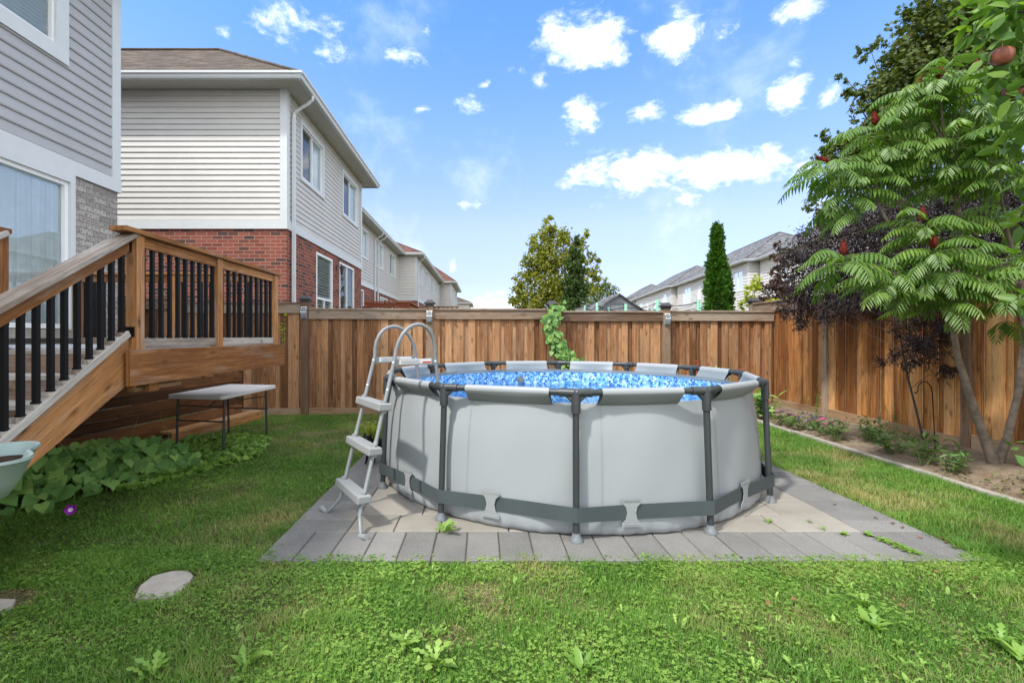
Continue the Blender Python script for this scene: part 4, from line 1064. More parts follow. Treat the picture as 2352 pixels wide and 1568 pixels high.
# strap round the legs, and the clips that hold it
mb = MB(); rs = 2.115+.012; cor = [ring_pt(a, rs+.022, 0) for a in angs]
for k in range(12):
    p0, p1 = cor[k], cor[(k+1)%12]; n_ = 10; zl, zh = .178, .290
    for i in range(n_):
        q0, q1 = p0.lerp(p1, i/n_), p0.lerp(p1, (i+1)/n_)
        def push(q, tt_):
            v = Vector((q.x-CX, q.y-CY, 0)); r = v.length; return Vector((CX,CY,0))+v.normalized()*max(r-.028*math.sin(math.pi*min(1,max(0,(tt_)))), 2.045)
        q0, q1 = push(q0, i/n_), push(q1, (i+1)/n_); s0 = -.006*math.sin(i/n_*math.pi); s1 = -.006*math.sin((i+1)/n_*math.pi); z = lambda q, h: Vector((q.x,q.y,h))
        mb.face([z(q0,zl+s0), z(q1,zl+s1), z(q1,zh+s1), z(q0,zh+s0)], r=.5)
so_ = mb.build('strap', M['strap'], pool); sm = so_.modifiers.new('s','SOLIDIFY'); sm.thickness = .003
for k in range(12):
    am = (cor[k]+cor[(k+1)%12])/2; am = math.atan2(am.y-CY, am.x-CX) - (.055 if k in (1,2) else 0); mb = MB()
    half = [(.075,.115),(.075,.145),(.045,.175),(.034,.225),(.045,.27),(.075,.30),(.075,.33)]
    def cp(s, z, off=0): aa = am+s/2.05; return ring_pt(aa, max(wall_r(z,aa)+.006, 2.062)+off, z)
    for (w0,z0),(w1,z1) in zip(half, half[1:]): mb.face([cp(-w0,z0),cp(w0,z0),cp(w1,z1),cp(-w1,z1)], r=.5)
    for z0 in (.124,.136,.310,.321): mb.tube([cp(-.062,z0,.002), cp(.062,z0,.002)], .0018, 5)
    c = mb.build('strap_clip', M['clip'], pool); c.modifiers.new('s','SOLIDIFY').thickness = .004
q = at(1210, 873, 7.2); dv = Vector((CX,CY,0))-Vector((q.x,q.y,0)); a = math.atan2(q.y-CY, q.x-CX)
mb = MB(); inn = -Vector((math.cos(a), math.sin(a), 0)); b0 = ring_pt(a, wall_r(.84,a)-.012, .865)
mb.tube([b0, b0+inn*.05], .055, 16); mb.tube([b0+inn*.05, b0+inn*.07], .038, 16); mb.build('inlet_cap', M['foot'], pool, smooth=True)

# ------------------------------------------------------------------ pool ladder
ld = thing('pool_ladder', 'grey A-frame pool ladder with three steps straddling the pool wall', 'ladder', (-1.0, 4.0, 0))
def arc(p_out, p_top, p_in):
    """smooth arch through three points"""
    res = []
    for i in range(13):
        t = i/12*math.pi; c, s = math.cos(t), math.sin(t); mid = (p_out+p_in)/2
        res.append(mid + (p_out-mid)*c + (p_top-mid)*s)
    return res
Z32 = .032
rails = []
for nm, foot, tube0, base, ro, top, ri, end in (
    ('near', (-.885,3.585,.05), (-.925,3.62,.038), (-.965,3.74,.16), (-.79,4.05,1.18), (-.575,4.20,1.655), (-.415,4.325,1.19), (-.30,4.43,.06)),
    ('far', (-1.40,4.17,.05), (-1.35,4.12,.038), (-1.235,4.15,.16), (-1.055,4.46,1.18), (-.865,4.605,1.645), (-.65,4.755,1.18), (-.53,4.86,.06))):
    foot, tube0, base, ro, top, ri, end = map(Vector, (foot, tube0, base, ro, top, ri, end))
    d = (ro-base); s0 = ro + d.normalized()*.20; d2 = (ri-end).normalized(); s1 = ri + d2*.20
    pts = [foot, tube0, tube0.lerp(base,.35)+Vector((0,0,-.012)), tube0.lerp(base,.75)+Vector((0,0,-.008)), base, base.lerp(ro,.5), ro] + arc(s0, top, s1) + [ri, end]
    # drop duplicates close together
    pp = [pts[0]]
    for q in pts[1:]:
        if (q-pp[-1]).length > .012: pp.append(q)
    mb = MB(); mb.tube(pp, .0165, 12, r=.5); mb.build('side_rail', M['ladder'], ld, smooth=True, angle=80)
    mb = MB(); dd = (tube0-foot).normalized(); mb.tube([foot-dd*.02, foot+dd*.075], [.024,.019], 12); mb.tube([base.lerp(ro,.50), base.lerp(ro,.525)], .019, 10); mb.build('foot_grip', M['step'], ld, smooth=True)
    rails.append((base, ro, ri, end))
def lerpz(a, b, z): t = (z-a.z)/(b.z-a.z); return a.lerp(b, t)
wv = (rails[1][1]-rails[0][1]); 
for z, tag_ in ((.965,'a'),(.625,'b'),(.275,'c')):
    a, b = lerpz(rails[0][0], rails[0][1], z), lerpz(rails[1][0], rails[1][1], z); u = (b-a); u.z = 0; u.normalize(); n = Vector((u.y,-u.x,0)); c = (a+b)/2
    mb = MB(); Rm = Matrix((u, n, (0,0,1))).transposed()
    if n.dot(Vector((.8,.58,0))) > 0: n = -n
    prof = [(-.055,-.03),(-.05,.028),(.06,.034),(.068,-.03)]
    Lh = (b-a).length/2+.055
    pf = lambda s, q: c+u*s+n*q[0]+Vector((0,0,q[1]))
    for i in range(4):
        q0, q1 = prof[i], prof[(i+1)%4]; mb.face([pf(-Lh,q0), pf(Lh,q0), pf(Lh,q1), pf(-Lh,q1)])
    mb.face([pf(-Lh,q) for q in prof]); mb.face([pf(Lh,q) for q in reversed(prof)])
    o = mb.build('step', M['step'], ld, bevel=.010)
    mb = MB()
    for e in (a, b): mb = MB(); mb.tube([e+Vector((0,0,-.055)), e+Vector((0,0,.05))], .023, 12); mb.build('step_collar', M['step'], o, smooth=True)
for z, ri_ in ((.625,0),(.3,0)):   # inner steps, under water
    a, b = lerpz(rails[0][3], rails[0][2], z), lerpz(rails[1][3], rails[1][2], z); mb = MB(); mb.beam(a, b, .10, .045); mb.build('step', M['step'], ld, bevel=.008)
for k in (0,1):
    a, b = lerpz(rails[k][0], rails[k][1], 1.325), lerpz(rails[k][3], rails[k][2], 1.325)
    mb = MB(); mb.beam(a, b, .006, .058); br = mb.build('cross_brace', M['ladder'], ld)
    mb = MB(); mb.beam(a.lerp(b,.12)+Vector((.004,-.006,.004)), a.lerp(b,.88)+Vector((.004,-.006,.004)), .004, .044); mb.build('warning_label', M['white'], br)
    mb = MB()
    for j in range(3): mb.beam(a.lerp(b,.15)+Vector((.006,-.0095,.017-j*.012)), a.lerp(b,.60)+Vector((.006,-.0095,.017-j*.012)), .002, .0035)
    mb.build('label_print', M['ink'], br)
    mb = MB(); mb.beam(a.lerp(b,.66)+Vector((.006,-.0095,-.004)), a.lerp(b,.87)+Vector((.006,-.0095,-.004)), .002, .014); mb.build('label_print', M['red'], br)
    mb = MB()
    for q in (a, b, lerpz(rails[k][0], rails[k][1], 1.10)): mb.lathe([(.0,.026),(.009,.022),(.011,.014),(.011,0)], q, 8, Matrix.Rotation(R_(90),3,'X'))
    mb.build('bolt', M['white'], ld)

# ------------------------------------------------------------------ stepping stones
for vl, lab in (([(308,1374),(322,1345),(352,1322),(395,1311),(432,1309),(444,1322),(428,1345),(405,1366),(362,1376)], 'irregular grey stepping stone sunk in the lawn, wholly in view'),
                ([(-70,1392),(-45,1378),(-5,1374),(36,1376),(30,1388),(8,1400),(-30,1412),(-60,1408)], 'stepping stone cut off by the left edge of the picture')):
    pts = [gnd(x,y,.02).to_2d() for x,y in vl]; pts = pts[::-1]; n = len(pts); cx = sum(p.x for p in pts)/n; cy = sum(p.y for p in pts)/n; mb = MB()
    mb.face([(p.x,p.y,.020+.003*math.sin(p.x*20)) for p in pts])
    for i in range(n): j = (i+1)%n; mb.face([(*pts[i],-.02),(*pts[j],-.02),(*pts[j],.022),(*pts[i],.022)])
    tag(mb.build('stepping_stone', M['stone'], origin=(cx,cy,0)), lab, 'stepping stone', 'stepping stones in the lawn')

# ------------------------------------------------------------------ tiered planter at the left edge
pc = Vector((-1.80, 1.70, 0))
t = thing('tiered_planter', 'pale teal lobed plastic planter filled with dark soil', 'planter', pc)
for zi_ in (.955,):
    mb = MB(); NR = 72
    def lobe(a, r): return r*.82*(1+.24*math.cos(3*(a-R_(-22))))
    prof = [(.09,.015),(.125,.03),(.175,.09),(.205,.15),(.225,.165),(.222,.175),(.205,.172),(.195,.155),(.18,.13)]
    P = []
    for r, z in prof:
        P.append([pc+Vector((lobe(math.tau*k/NR, r)*math.cos(math.tau*k/NR), lobe(math.tau*k/NR, r)*math.sin(math.tau*k/NR), zi_+z)) for k in range(NR)])
    for A, B in zip(P, P[1:]):
        for k in range(NR): k2 = (k+1)%NR; mb.face([A[k],A[k2],B[k2],B[k]], r=.5)
    mb.face([q for q in reversed(P[0])])
    o = mb.build('bowl', M['teal'], t, smooth=True)
    mb = MB()
    for k in range(NR):
        k2 = (k+1)%NR; e0 = P[-1][k]; e1 = P[-1][k2]; mb.face([pc+Vector((0,0,zi_+.135)), e0, e1])
    mb.build('soil', M['soil'], o, smooth=True)
mb = MB(); mb.lathe([(.12,0),(.11,.03),(.05,.06),(.042,.1),(.042,1.14),(.05,1.155),(0,1.16)], pc, 20); mb.build('centre_post', M['teal'], t, smooth=True)

# ------------------------------------------------------------------ shed, playhouse, trampoline beyond the back fence
t = thing('garden_shed', 'grey gabled garden shed with vertical boards beyond the back fence', 'shed', (4.5, 16, 0))
mb = MB(); cx, y0, y1, hw, ze, za = 4.53, 16, 18.2, 1.25, 2.1, 2.93
x = cx-hw
while x < cx+hw-.01:
    x2 = min(x+.14, cx+hw); f = lambda q: ze+(za-ze)*(1-abs(q-cx)/hw); mb.face([(x+.008,y0-.012,0),(x2-.008,y0-.012,0),(x2-.008,y0-.012,f(x2)),(x+.008,y0-.012,f(x))]); mb.face([(x,y0,0),(x2,y0,0),(x2,y0,f(x2)),(x,y0,f(x))]); x = x2
for sx in (-hw,hw): mb.face([(cx+sx,y0,0),(cx+sx,y1,0),(cx+sx,y1,ze),(cx+sx,y0,ze)])
mb.face([(cx-hw,y1,0),(cx+hw,y1,0),(cx+hw,y1,ze),(cx,y1,za),(cx-hw,y1,ze)]); mb.build('shed_wall', M['shed'], t)
mb = MB()
for sg in (-1,1):
    a, b = (cx, za+.05), (cx+sg*(hw+.14), ze-.045)
    for k, (h) in enumerate((0,)): mb.face([(a[0],y0-.1,a[1]),(b[0],y0-.1,b[1]),(b[0],y1+.1,b[1]),(a[0],y1+.1,a[1])]); mb.face([(a[0],y0-.1,a[1]-.05),(b[0],y0-.1,b[1]-.05),(b[0],y0-.1,b[1]),(a[0],y0-.1,a[1])])
mb.build('shed_roof', M['roof_grey'], t)
mb = MB()
for i in range(4): mb.box((cx, y0-.03, za-.18-i*.035), (.16+i*.09, .02, .018))
mb.build('gable_vent', M['shed'], t)
t = thing('playhouse', 'low white playhouse with a row of small windows left of the grey shed', 'playhouse', (4.3, 18.6, 0))
mb = MB(); mb.box((4.75, 19.4, 1.36), (1.75, 1.6, 2.72)); mb.build('playhouse_wall', M['frame'], t)
mb = MB(); 
mb.face([(3.75,18.4,2.75),(5.75,18.4,3.05),(5.75,20.4,3.05),(3.75,20.4,2.75)]); mb.face([(3.75,18.4,2.70),(5.75,18.4,3.0),(5.75,18.4,3.05),(3.75,18.4,2.75)]); mb.build('playhouse_roof', M['roof_grey'], t)
for i in range(4):
    mb = MB(); mb.box((4.02+i*.17, 18.58, 2.42), (.11, .03, .17)); mb.build('window', M['screen'], t)

tc = Vector((4.72, 14.3, 0))
t = thing('trampoline', 'trampoline whose black net and mint foam poles rise above the back fence', 'trampoline', tc)
R0 = 1.62; pa = [R_(a) for a in (206, 238, 266, 312, 338, 60, 110, 160)]; pz = [2.50,2.42,2.52,2.55,2.46,2.5,2.5,2.5]
mb = MB(); mb.tube([tc+Vector((R0*math.cos(math.tau*k/32), R0*math.sin(math.tau*k/32), .85)) for k in range(33)], .025, 8, cap=False)
for a in pa: mb.tube([tc+Vector((R0*math.cos(a), R0*math.sin(a), 0)), tc+Vector((R0*math.cos(a), R0*math.sin(a), .85))], .02, 8)
mb.build('frame', M['blue_frame'], t)
mb = MB(); mb.face([tc+Vector(((R0-.25)*math.cos(math.tau*k/32), (R0-.25)*math.sin(math.tau*k/32), .84)) for k in range(32)]); mb.build('jump_mat', M['net'], t)
tops_ = [tc+Vector(((R0+.04)*math.cos(a), (R0+.04)*math.sin(a), z)) for a, z in zip(pa, pz)]
for i, q in enumerate(tops_):
    mb = MB(); lean = (-.06 if i == 4 else (.03 if i == 3 else 0)); mb.tube([Vector((q.x,q.y,.9)), Vector((q.x+lean,q.y,q.z))], .042 if i < 5 else .035, 10); mb.build('padded_pole', M['mint'], t, smooth=True)
mb = MB()
for i in range(len(tops_)):
    a, b = tops_[i], tops_[(i+1)%len(tops_)]; a = a-Vector((0,0,.05)); b = b-Vector((0,0,.05))
    for drop, w_ in ((.10,.010),(.17,.006),(.45,.003),(.8,.003)):
        mb.tube([a.lerp(b,s/8)-Vector((0,0,drop*math.sin(s/8*math.pi)+drop*.2)) for s in range(9)], w_, 4, cap=False)
mb.build('safety_net', M['net'], t)
def vnoise(x, y, sc, seed):
    rg = np.random.default_rng(seed); g = rg.random((64,64)); x = x*sc+100; y = y*sc+100; xi = np.floor(x).astype(int); yi = np.floor(y).astype(int); fx = x-xi; fy = y-yi; fx = fx*fx*(3-2*fx); fy = fy*fy*(3-2*fy)
    G = lambda a, b: g[a % 64, b % 64]
    return (G(xi,yi)*(1-fx)+G(xi+1,yi)*fx)*(1-fy)+(G(xi,yi+1)*(1-fx)+G(xi+1,yi+1)*fx)*fy

# ------------------------------------------------------------------ trees beyond the fence
def tree(name, label, cat, base, top, cl, leafmat_, bark, n, size, tmpl=T_OVAL, r0=.1, group=None, squash=(1,1,1), up=.6, droop=.3, asp=.6, surf=.45, limb=True, part='crown'):
    """cl: clump list of (x, y, z, radius)"""
    t = thing(name, label, cat, base, 0, group)
    cs = [Vector(c[:3]) for c in cl]; rs = [c[3] for c in cl]
    if limb:
        mb = MB(); limbs(mb, base, top, cs, r0); mb.build('trunk', M[bark], t, smooth=True)
    tot = sum(r**2 for r in rs); per = [max(8, int(n*r**2/tot)) for r in rs]
    # scatter each clump as several twig-sized tufts so gaps stay open
    P, O = [], []
    for c, r, k in zip(cs, rs, per):
        m = max(3, k//22); d = rand_dirs(m); q = np.array(c)+d*(r*(RNG.random(m)**.38))[:,None]*np.array(squash)
        idx = RNG.integers(0, m, k); P.append(q[idx]+RNG.normal(size=(k,3))*min(r*.20, size*1.6)); O.append(d[idx])
    P = np.vstack(P); O = np.vstack(O); D, Nn = leaf_frames(P, O, up, droop)
    L = size*RNG.uniform(.7,1.25,len(P)); rnd = np.clip(RNG.normal(.5,.2,len(P)),0,1)
    np_leaves(part, P, D, Nn, L, L*asp, tmpl, M[leafmat_], t, rnd)
    return t
def vc(lst, D): return [(*at(x, y, d if d else D), r) for x, y, r, d in [(q+(None,))[:4] if len(q)==3 else q for q in lst]]

TD = 38.0
big = vc([(1262,505,.35),(1258,530,.55),(1240,560,.8),(1290,545,.8),(1330,560,.6),(1345,540,.35),(1268,590,1.3),(1310,600,1.0),(1350,590,.5),(1235,610,1.0),(1212,600,.55),(1360,625,.6),(1375,600,.3),(1205,640,.75),(1250,650,1.4),(1190,665,.5),
          (1180,690,.45),(1225,690,1.1),(1280,680,1.3),(1320,650,1.1),(1350,670,.7),(1270,530,.5),(1200,690,.7),(1290,700,1.2),(1215,575,.3),(1372,645,.3)], TD)
bx = (1272-VX)/F_*TD
tree('poplar_tree', 'big ragged yellow-green tree standing beyond the back fence', 'tree', (bx, TD, 0), (bx-.3, TD, 10.2), big, 'poplar', 'bark', 15000, .22, T_LEAF4, .22, 'trees beyond the back fence', up=.3, asp=.75, surf=.5)
D2 = 30.0
cx_ = (1320-VX)/F_*D2
col = [(*at(1320+dx, y, D2+dd), r) for dx, y, dd, r in [(2,540,0,.18),(2,556,.1,.28),(-2,575,0,.38),(6,592,.2,.42),(-4,612,0,.5),(6,632,.2,.52),(-8,650,0,.55),(10,665,0,.55),(-6,685,.2,.62),(10,700,0,.6),(0,712,0,.65)]]
tree('columnar_tree', 'narrow dark green columnar tree in front of the big yellow-green one', 'tree', (cx_, D2, 0), (cx_, D2, 7.6), col, 'darkgreen', 'dark_bark', 5200, .17, T_LEAF4, .12, 'trees beyond the back fence', asp=.7)
sm_ = vc([(1388,655,.7),(1370,668,.8),(1405,675,.7),(1385,690,1.1),(1360,695,.8),(1410,698,.6),(1345,710,.8),(1395,715,1.0),(1372,645,.4)], 44)
tree('round_tree', 'small round pale green tree right of the dark columnar one', 'tree', ((1385-VX)/F_*44, 44, 0), ((1385-VX)/F_*44, 44, 5.6), sm_, 'midgreen', 'bark', 3000, .24, T_LEAF4, .15, 'trees beyond the back fence', asp=.55)

# cedar: a spire of short upward sprays
def cedar(label, x, y, h, w, n, parts, seed=1):
    t = thing('cedar_tree', label, 'tree', (x, y, 0), 0, 'cedars beside the right row of houses')
    mb = MB(); mb.tube([(x,y,0),(x,y,h*.5),(x,y,h*.95)], [.06,.04,.01], 7); mb.build('trunk', M['bark'], t)
    P, D, Nn = [], [], []
    rg = np.random.default_rng(seed)
    nt_ = n//16
    for i in range(nt_):
        z = h*(rg.random()**1.15)*.985; f = z/h; rad = w/2*min(1, (1-f)**.62*1.06)*(1+.13*math.sin(f*19+seed)+.08*math.sin(f*41+2*seed)); a = rg.random()*math.tau
        rad *= rg.uniform(.66,1.16)*(1+.16*math.sin(a*3+f*23)+.08*math.sin(a*7+f*60)); c = np.array([x+rad*math.cos(a), y+rad*math.sin(a), z+.03])
        o = np.array([math.cos(a), math.sin(a), .9])
        q = c+rg.normal(size=(16,3))*np.array([.035,.035,.05]); P.append(q); D.append(o+rg.normal(size=(16,3))*.45); Nn.append(rg.normal(size=(16,3)))
    P = np.vstack(P); D = np.vstack(D); Nn = np.vstack(Nn); L = rg.uniform(.07,.12,len(P))
    rnd = np.repeat(rg.random(nt_),16)*.6+rg.random(len(P))*.4
    np_leaves('foliage', P, D, Nn, L, L*.55, T_LEAF4, M['cedar'], t, rnd)
q = at(1647, 700, 14.0); cedar('tall slender bright green cedar rising above the back fence on the right', q.x, 14.0, 4.80, .76, 22000, None, 1)
q = at(1672, 700, 14.2); cedar('short cedar at the right flank of the tall one', q.x, 14.2, 3.15, .36, 6000, None, 4)

pl = [(*at(x, y, 13), r) for x, y, r in [(1788,560,.10),(1786,585,.17),(1790,610,.2),(1786,635,.24),(1800,655,.28),(1780,672,.3),(1806,690,.34),(1760,660,.16),(1745,655,.1),(1770,690,.26),(1822,665,.22),(1795,710,.35),(1750,690,.1),(1835,690,.3)]]
px_ = (1792-VX)/F_*13
tree('purple_leaf_tree', 'slim young tree with dark bronze leaves in front of the far pale house', 'tree', (px_, 13, 0), (px_, 13, 4.0), pl, 'plum', 'dark_bark', 2600, .10, T_OVAL, .04, asp=.55)
lm = [(*at(x, y, 12), r) for x, y, r in [(1738,640,.09),(1728,655,.12),(1745,665,.10),(1724,680,.12),(1712,695,.1),(1735,700,.14),(1708,700,.08)]]
tree('lime_leaf_sapling', 'thin sapling with yellow-green leaves behind the fence corner', 'tree', ((1732-VX)/F_*12, 12, 0), ((1732-VX)/F_*12, 12, 3.0), lm, 'lime', 'bark', 420, .085, T_OVAL, .02, asp=.8)
vy_ = [(*at(x, y, d), r) for x, y, r, d in [(1775,696,.10,11.6),(1795,694,.10,11.4),(1815,690,.12,11),(1835,688,.12,10.7),(1760,702,.08,11.8)]]
tree('climbing_shrub', 'yellow-green shrub topping the fence just behind the corner', 'shrub', (6.9, 11.3, 0), (7.0, 11.3, 2.0), vy_, 'lime', 'bark', 420, .085, T_OVAL, .02, asp=.8)

mp = vc([(2175,70,.75),(2290,40,1.2),(2120,110,.55),(2060,110,.35),(2040,150,.4),(2130,190,.8),(2240,180,1.1),(2010,205,.38),(2080,260,.7),(2180,40,.6),(1985,262,.30),(1922,312,.30),(1965,350,.45),(1930,350,.35),(2050,350,.7),(2150,330,.8),(2340,130,1.0),(2030,215,.4),(2290,310,1.0),(2000,300,.4),(1905,420,.3),(1880,480,.3),(1895,520,.35),(2340,-20,1.1),(2200,110,1.0),(2100,190,.7),(1945,390,.4),(2000,380,.6),(2090,300,.6),(2000,115,.22),(2085,55,.35),(2120,25,.4),(1958,215,.2),(1900,350,.25),(1940,180,.15)], 11.5)
tree('maple_tree', 'large dull green maple turning reddish at the top right, behind the sumac', 'tree', (10.6, 12.2, 0), (10.8, 12.0, 8.0), mp, 'maple', 'bark', 26000, .105, T_STAR, .16, asp=.95, droop=.4)

# dark lacy elder in front of the side fence
el = vc([(1818,705,.20,8.3),(1850,735,.16,8.2),(1845,665,.3,8.2),(1900,625,.42,7.9),(1885,700,.32,7.9),(1960,580,.5,7.6),(1860,560,.28,8.1),(1825,600,.22,8.3),(2040,560,.5,7.1),(2130,520,.55,6.8),(2230,500,.55,6.5),(2310,560,.5,6.2),(2345,480,.5,6.1),(1960,660,.4,7.4),
         (2050,660,.4,6.9),(2150,650,.42,6.6),(2125,760,.26,6.4),(2160,700,.28,6.4),(2100,810,.16,6.25),(2055,830,.11,6.15),(2145,800,.18,6.3),(2180,850,.12,6.3),(2280,640,.45,6.2),(1935,500,.3,7.8),(2020,470,.35,7.4),(2250,430,.4,6.6)], 7)
tree('elder_shrub', 'dark purple-black lacy leaved shrub spreading along the right fence', 'shrub', (5.98, 6.5, .12), (5.7, 6.9, 3.0), [(a,b,c,r*1.1) for a,b,c,r in el], 'elder', 'dark_bark', 38000, .095, T_LEAF4, .011, up=.2, asp=.135, droop=.4)

# ------------------------------------------------------------------ sumac
su_t = thing('sumac_tree', 'two-stemmed sumac with drooping feathery leaves and rusty red cones, growing in the flower bed', 'tree', (5.75, 5.36, .1))
B0 = Vector((5.74, 5.36, .06))
tips = [(2107,208,5.2,1),(2157,185,5.0,1),(2240,170,5.0,1),(2012,292,5.3,1),(1903,378,5.4,1),(2117,512,5.0,1),(2145,575,4.8,1),(1937,590,5.0,1),
        (2300,300,4.8,0),(2200,315,4.9,0),(2080,340,5.2,0),(2000,400,5.3,0),(2295,400,4.8,0),(2190,380,5.1,0),(2330,240,4.8,0),(2325,590,4.7,0),(2050,625,5.0,0),(2235,635,4.7,0),(2330,670,4.6,0),(2335,480,5.0,0),(1945,440,5.4,0),(2250,250,5.0,0),(2140,640,4.9,0)]
TV = [at(x, y-4, d) for x, y, d, c in tips]
mb = MB()
A1 = [B0, at(2262,1010,5.35), at(2225,900,5.3), at(2200,820,5.3), at(2184,725,5.25)]
mb.tube(A1, [.058,.044,.037,.031,.028], 12)
A2 = [B0+Vector((.02,0,.06)), at(2315,1000,5.3), at(2340,900,5.25), at(2352,780,5.2), at(2345,650,5.15), at(2310,520,5.1)]
mb.tube(A2, [.048,.036,.032,.029,.025,.018], 12)
A3 = [A1[-1], at(2195,640,5.25), at(2207,540,5.25), at(2192,420,5.2), at(2170,330,5.15)]; mb.tube(A3, [.035,.03,.026,.022,.014], 10)
A4 = [A1[-1], at(2120,640,5.2), at(2050,530,5.3), at(2000,440,5.35)]; mb.tube(A4, [.03,.022,.018,.012], 8)
nodes = A3[1:]+A4[1:]+A2[3:]
for tv in TV:
    c = min(nodes, key=lambda q: (q-tv).length + (0 if q.z < tv.z else .6)); mid = c.lerp(tv,.55)+Vector((0,0,-.05)); mb.tube([c, mid, tv], [.012,.009,.006], 6)
tr = mb.build('trunk', M['bark'], su_t, smooth=True)
P, D, Nn, LL, Rn = [], [], [], [], []
mbr_ = MB()
def frond(p, azm, L, elev, n=11, rn=.5):
    d = Vector((math.cos(azm), math.sin(azm), 0)); side = Vector((-math.sin(azm), math.cos(azm), 0)); pts = []
    for i in range(9):
        t = i/8; ang = elev-1.35*t**1.1; pts.append((pts[-1] if pts else p) + (d*math.cos(ang)+Vector((0,0,math.sin(ang))))*(L/8 if i else 0))
    mbr_.tube(pts, [.0035,.003,.003,.0028,.0025,.002,.002,.0015,.001], 4, cap=False)
    for i in range(n):
        t = .16+.84*(i+.5)/n; k = t*8; a = int(min(k,7)); q = pts[a].lerp(pts[a+1], k-a); tan = (pts[a+1]-pts[a]).normalized()
        nrm = side.cross(tan)
        if nrm.z < 0: nrm = -nrm
        l = L*.335*(1-.5*abs(t-.45)/.55)*random.uniform(.9,1.1)
        for s in (-1,1):
            dd = side*s*.95+tan*(.38+.35*t)+Vector((0,0,-.62-.35*random.random())); P.append(q); D.append(dd); Nn.append(nrm+side*s*.25); LL.append(l); Rn.append(min(1,max(0,rn+random.gauss(0,.13))))
    P.append(pts[-1]); D.append(pts[-1]-pts[-2]); Nn.append(Vector((0,0,1))); LL.append(L*.15); Rn.append(rn)
for j, tv in enumerate(TV):
    k = 12; a0 = random.random()*6
    for i in range(k):
        frond(tv-Vector((0,0,.02+.012*i)), a0+i*2.399, random.uniform(.42,.58), random.uniform(.45,.95)-(.035*i), 11, random.uniform(.25,.75))
for i in range(34):    # lower fronds filling the crown
    tv = random.choice(TV); o = Vector((random.uniform(-.28,.28), random.uniform(-.2,.3), random.uniform(-.38,-.12)))
    for a in range(2): frond(tv+o, random.random()*6.28, random.uniform(.35,.5), random.uniform(.1,.7), 11, random.uniform(.3,.95))
f3 = lambda a: np.array([tuple(v) for v in a])
np_leaves('crown', f3(P), f3(D), f3(Nn), np.array(LL), np.array(LL)*.20, T_OVAL, M['sumac'], su_t, np.array(Rn))
mbr_.build('leaf_stalk', M['stem'], su_t, smooth=True)
for (x, y, d, c), tv in zip(tips, TV):
    if not c: continue
    mb = MB(); lean = Vector((random.uniform(-.25,.25), random.uniform(-.1,.1), 1)).normalized()
    if (x, y) == (1903,378): lean = Vector((-.9,0,.45)).normalized()
    Lc = .16; rr = [.010,.030,.036,.034,.026,.014,.002]
    mb.tube([tv+lean*(Lc*i/6) for i in range(7)], rr, 10)
    for i in range(70):
        t = random.random(); a = random.random()*6.28; r = np.interp(t*6, range(7), rr); s_ = Vector((math.cos(a), math.sin(a), 0)); q = tv+lean*(Lc*t)+s_*r; e = .006
        mb.tube([q-s_*e, q+s_*e+Vector((0,0,e))], [e, e*.4], 4)
    mb.build('seed_cone', M['cone'], su_t, smooth=True)

# ------------------------------------------------------------------ apple branches, top right
ap = thing('apple_tree', 'apple tree reaching in from the right edge with ripening fruit', 'tree', (3.3, 2.1, 0))
acl = [(*at(x, y, d), r) for x, y, d, r in [(2330,30,2.0,.14),(2290,15,2.15,.12),(2345,110,1.95,.12),(2262,60,2.3,.10),(2345,200,2.0,.12),(2335,300,2.2,.10),(2350,420,2.3,.05),(2300,180,2.35,.10),(2375,60,2.0,.12),(2400,150,2.1,.12),(2345,500,2.3,.035),(2350,585,2.2,.03),(2346,690,2.1,.03)]]+[(3.3,2.2,3.3,.3),(2.95,2.1,3.6,.3),(3.6,2.0,3.0,.28),(3.35,1.8,2.8,.25),(3.5,2.4,2.5,.25)]
mb = MB(); mb.tube([(3.3,2.1,0),(3.27,2.12,.5),(3.3,2.08,1.1),(3.22,2.1,1.7),(3.05,2.12,2.3),(2.9,2.05,2.8),(2.85,2.1,3.3),(2.8,2.1,3.7)], [.06,.052,.048,.042,.034,.025,.015,.004], 10)
for c in acl:
    c = Vector(c[:3]); s = Vector((3.1,2.1,1.9)).lerp(Vector((2.7,2.05,2.9)), random.random()); mb.tube([s, s.lerp(c,.5)+Vector((0,0,.06)), c], [.014,.009,.004], 6)
mb.build('trunk', M['dark_bark'], ap, smooth=True)
Pp, Oo = clumps([c[:3] for c in acl], [c[3] for c in acl], [max(5, int(c[3]*330)) for c in acl]); Dd, Nm = leaf_frames(Pp, Oo, .5, .2)
np_leaves('crown', Pp, Dd, Nm, RNG.uniform(.06,.10,len(Pp)), .045, T_OVAL, M['apple_leaf'], ap)
for x, y, d, r in ((2301,131,2.0,.040),(2326,209,2.05,.034)):
    mb = MB(); c = at(x, y, d); mb.lathe([(r*a, r*b) for a, b in ((0,-.78),(.3,-.88),(.62,-.76),(.9,-.35),(1.0,.1),(.93,.5),(.62,.82),(.3,.86),(.1,.72),(0,.66))], c, 20); mb.tube([c+Vector((0,0,r*.7)), c+Vector((.004,0,r*1.7))], .0018, 5)
    tag(mb.build('apple', M['apple'], None, smooth=True, origin=tuple(c), world=False), 'reddish apple hanging at the right edge, '+('upper and larger of the two' if y < 150 else 'lower of the two, half cut off'), 'apple', 'apples on the tree')

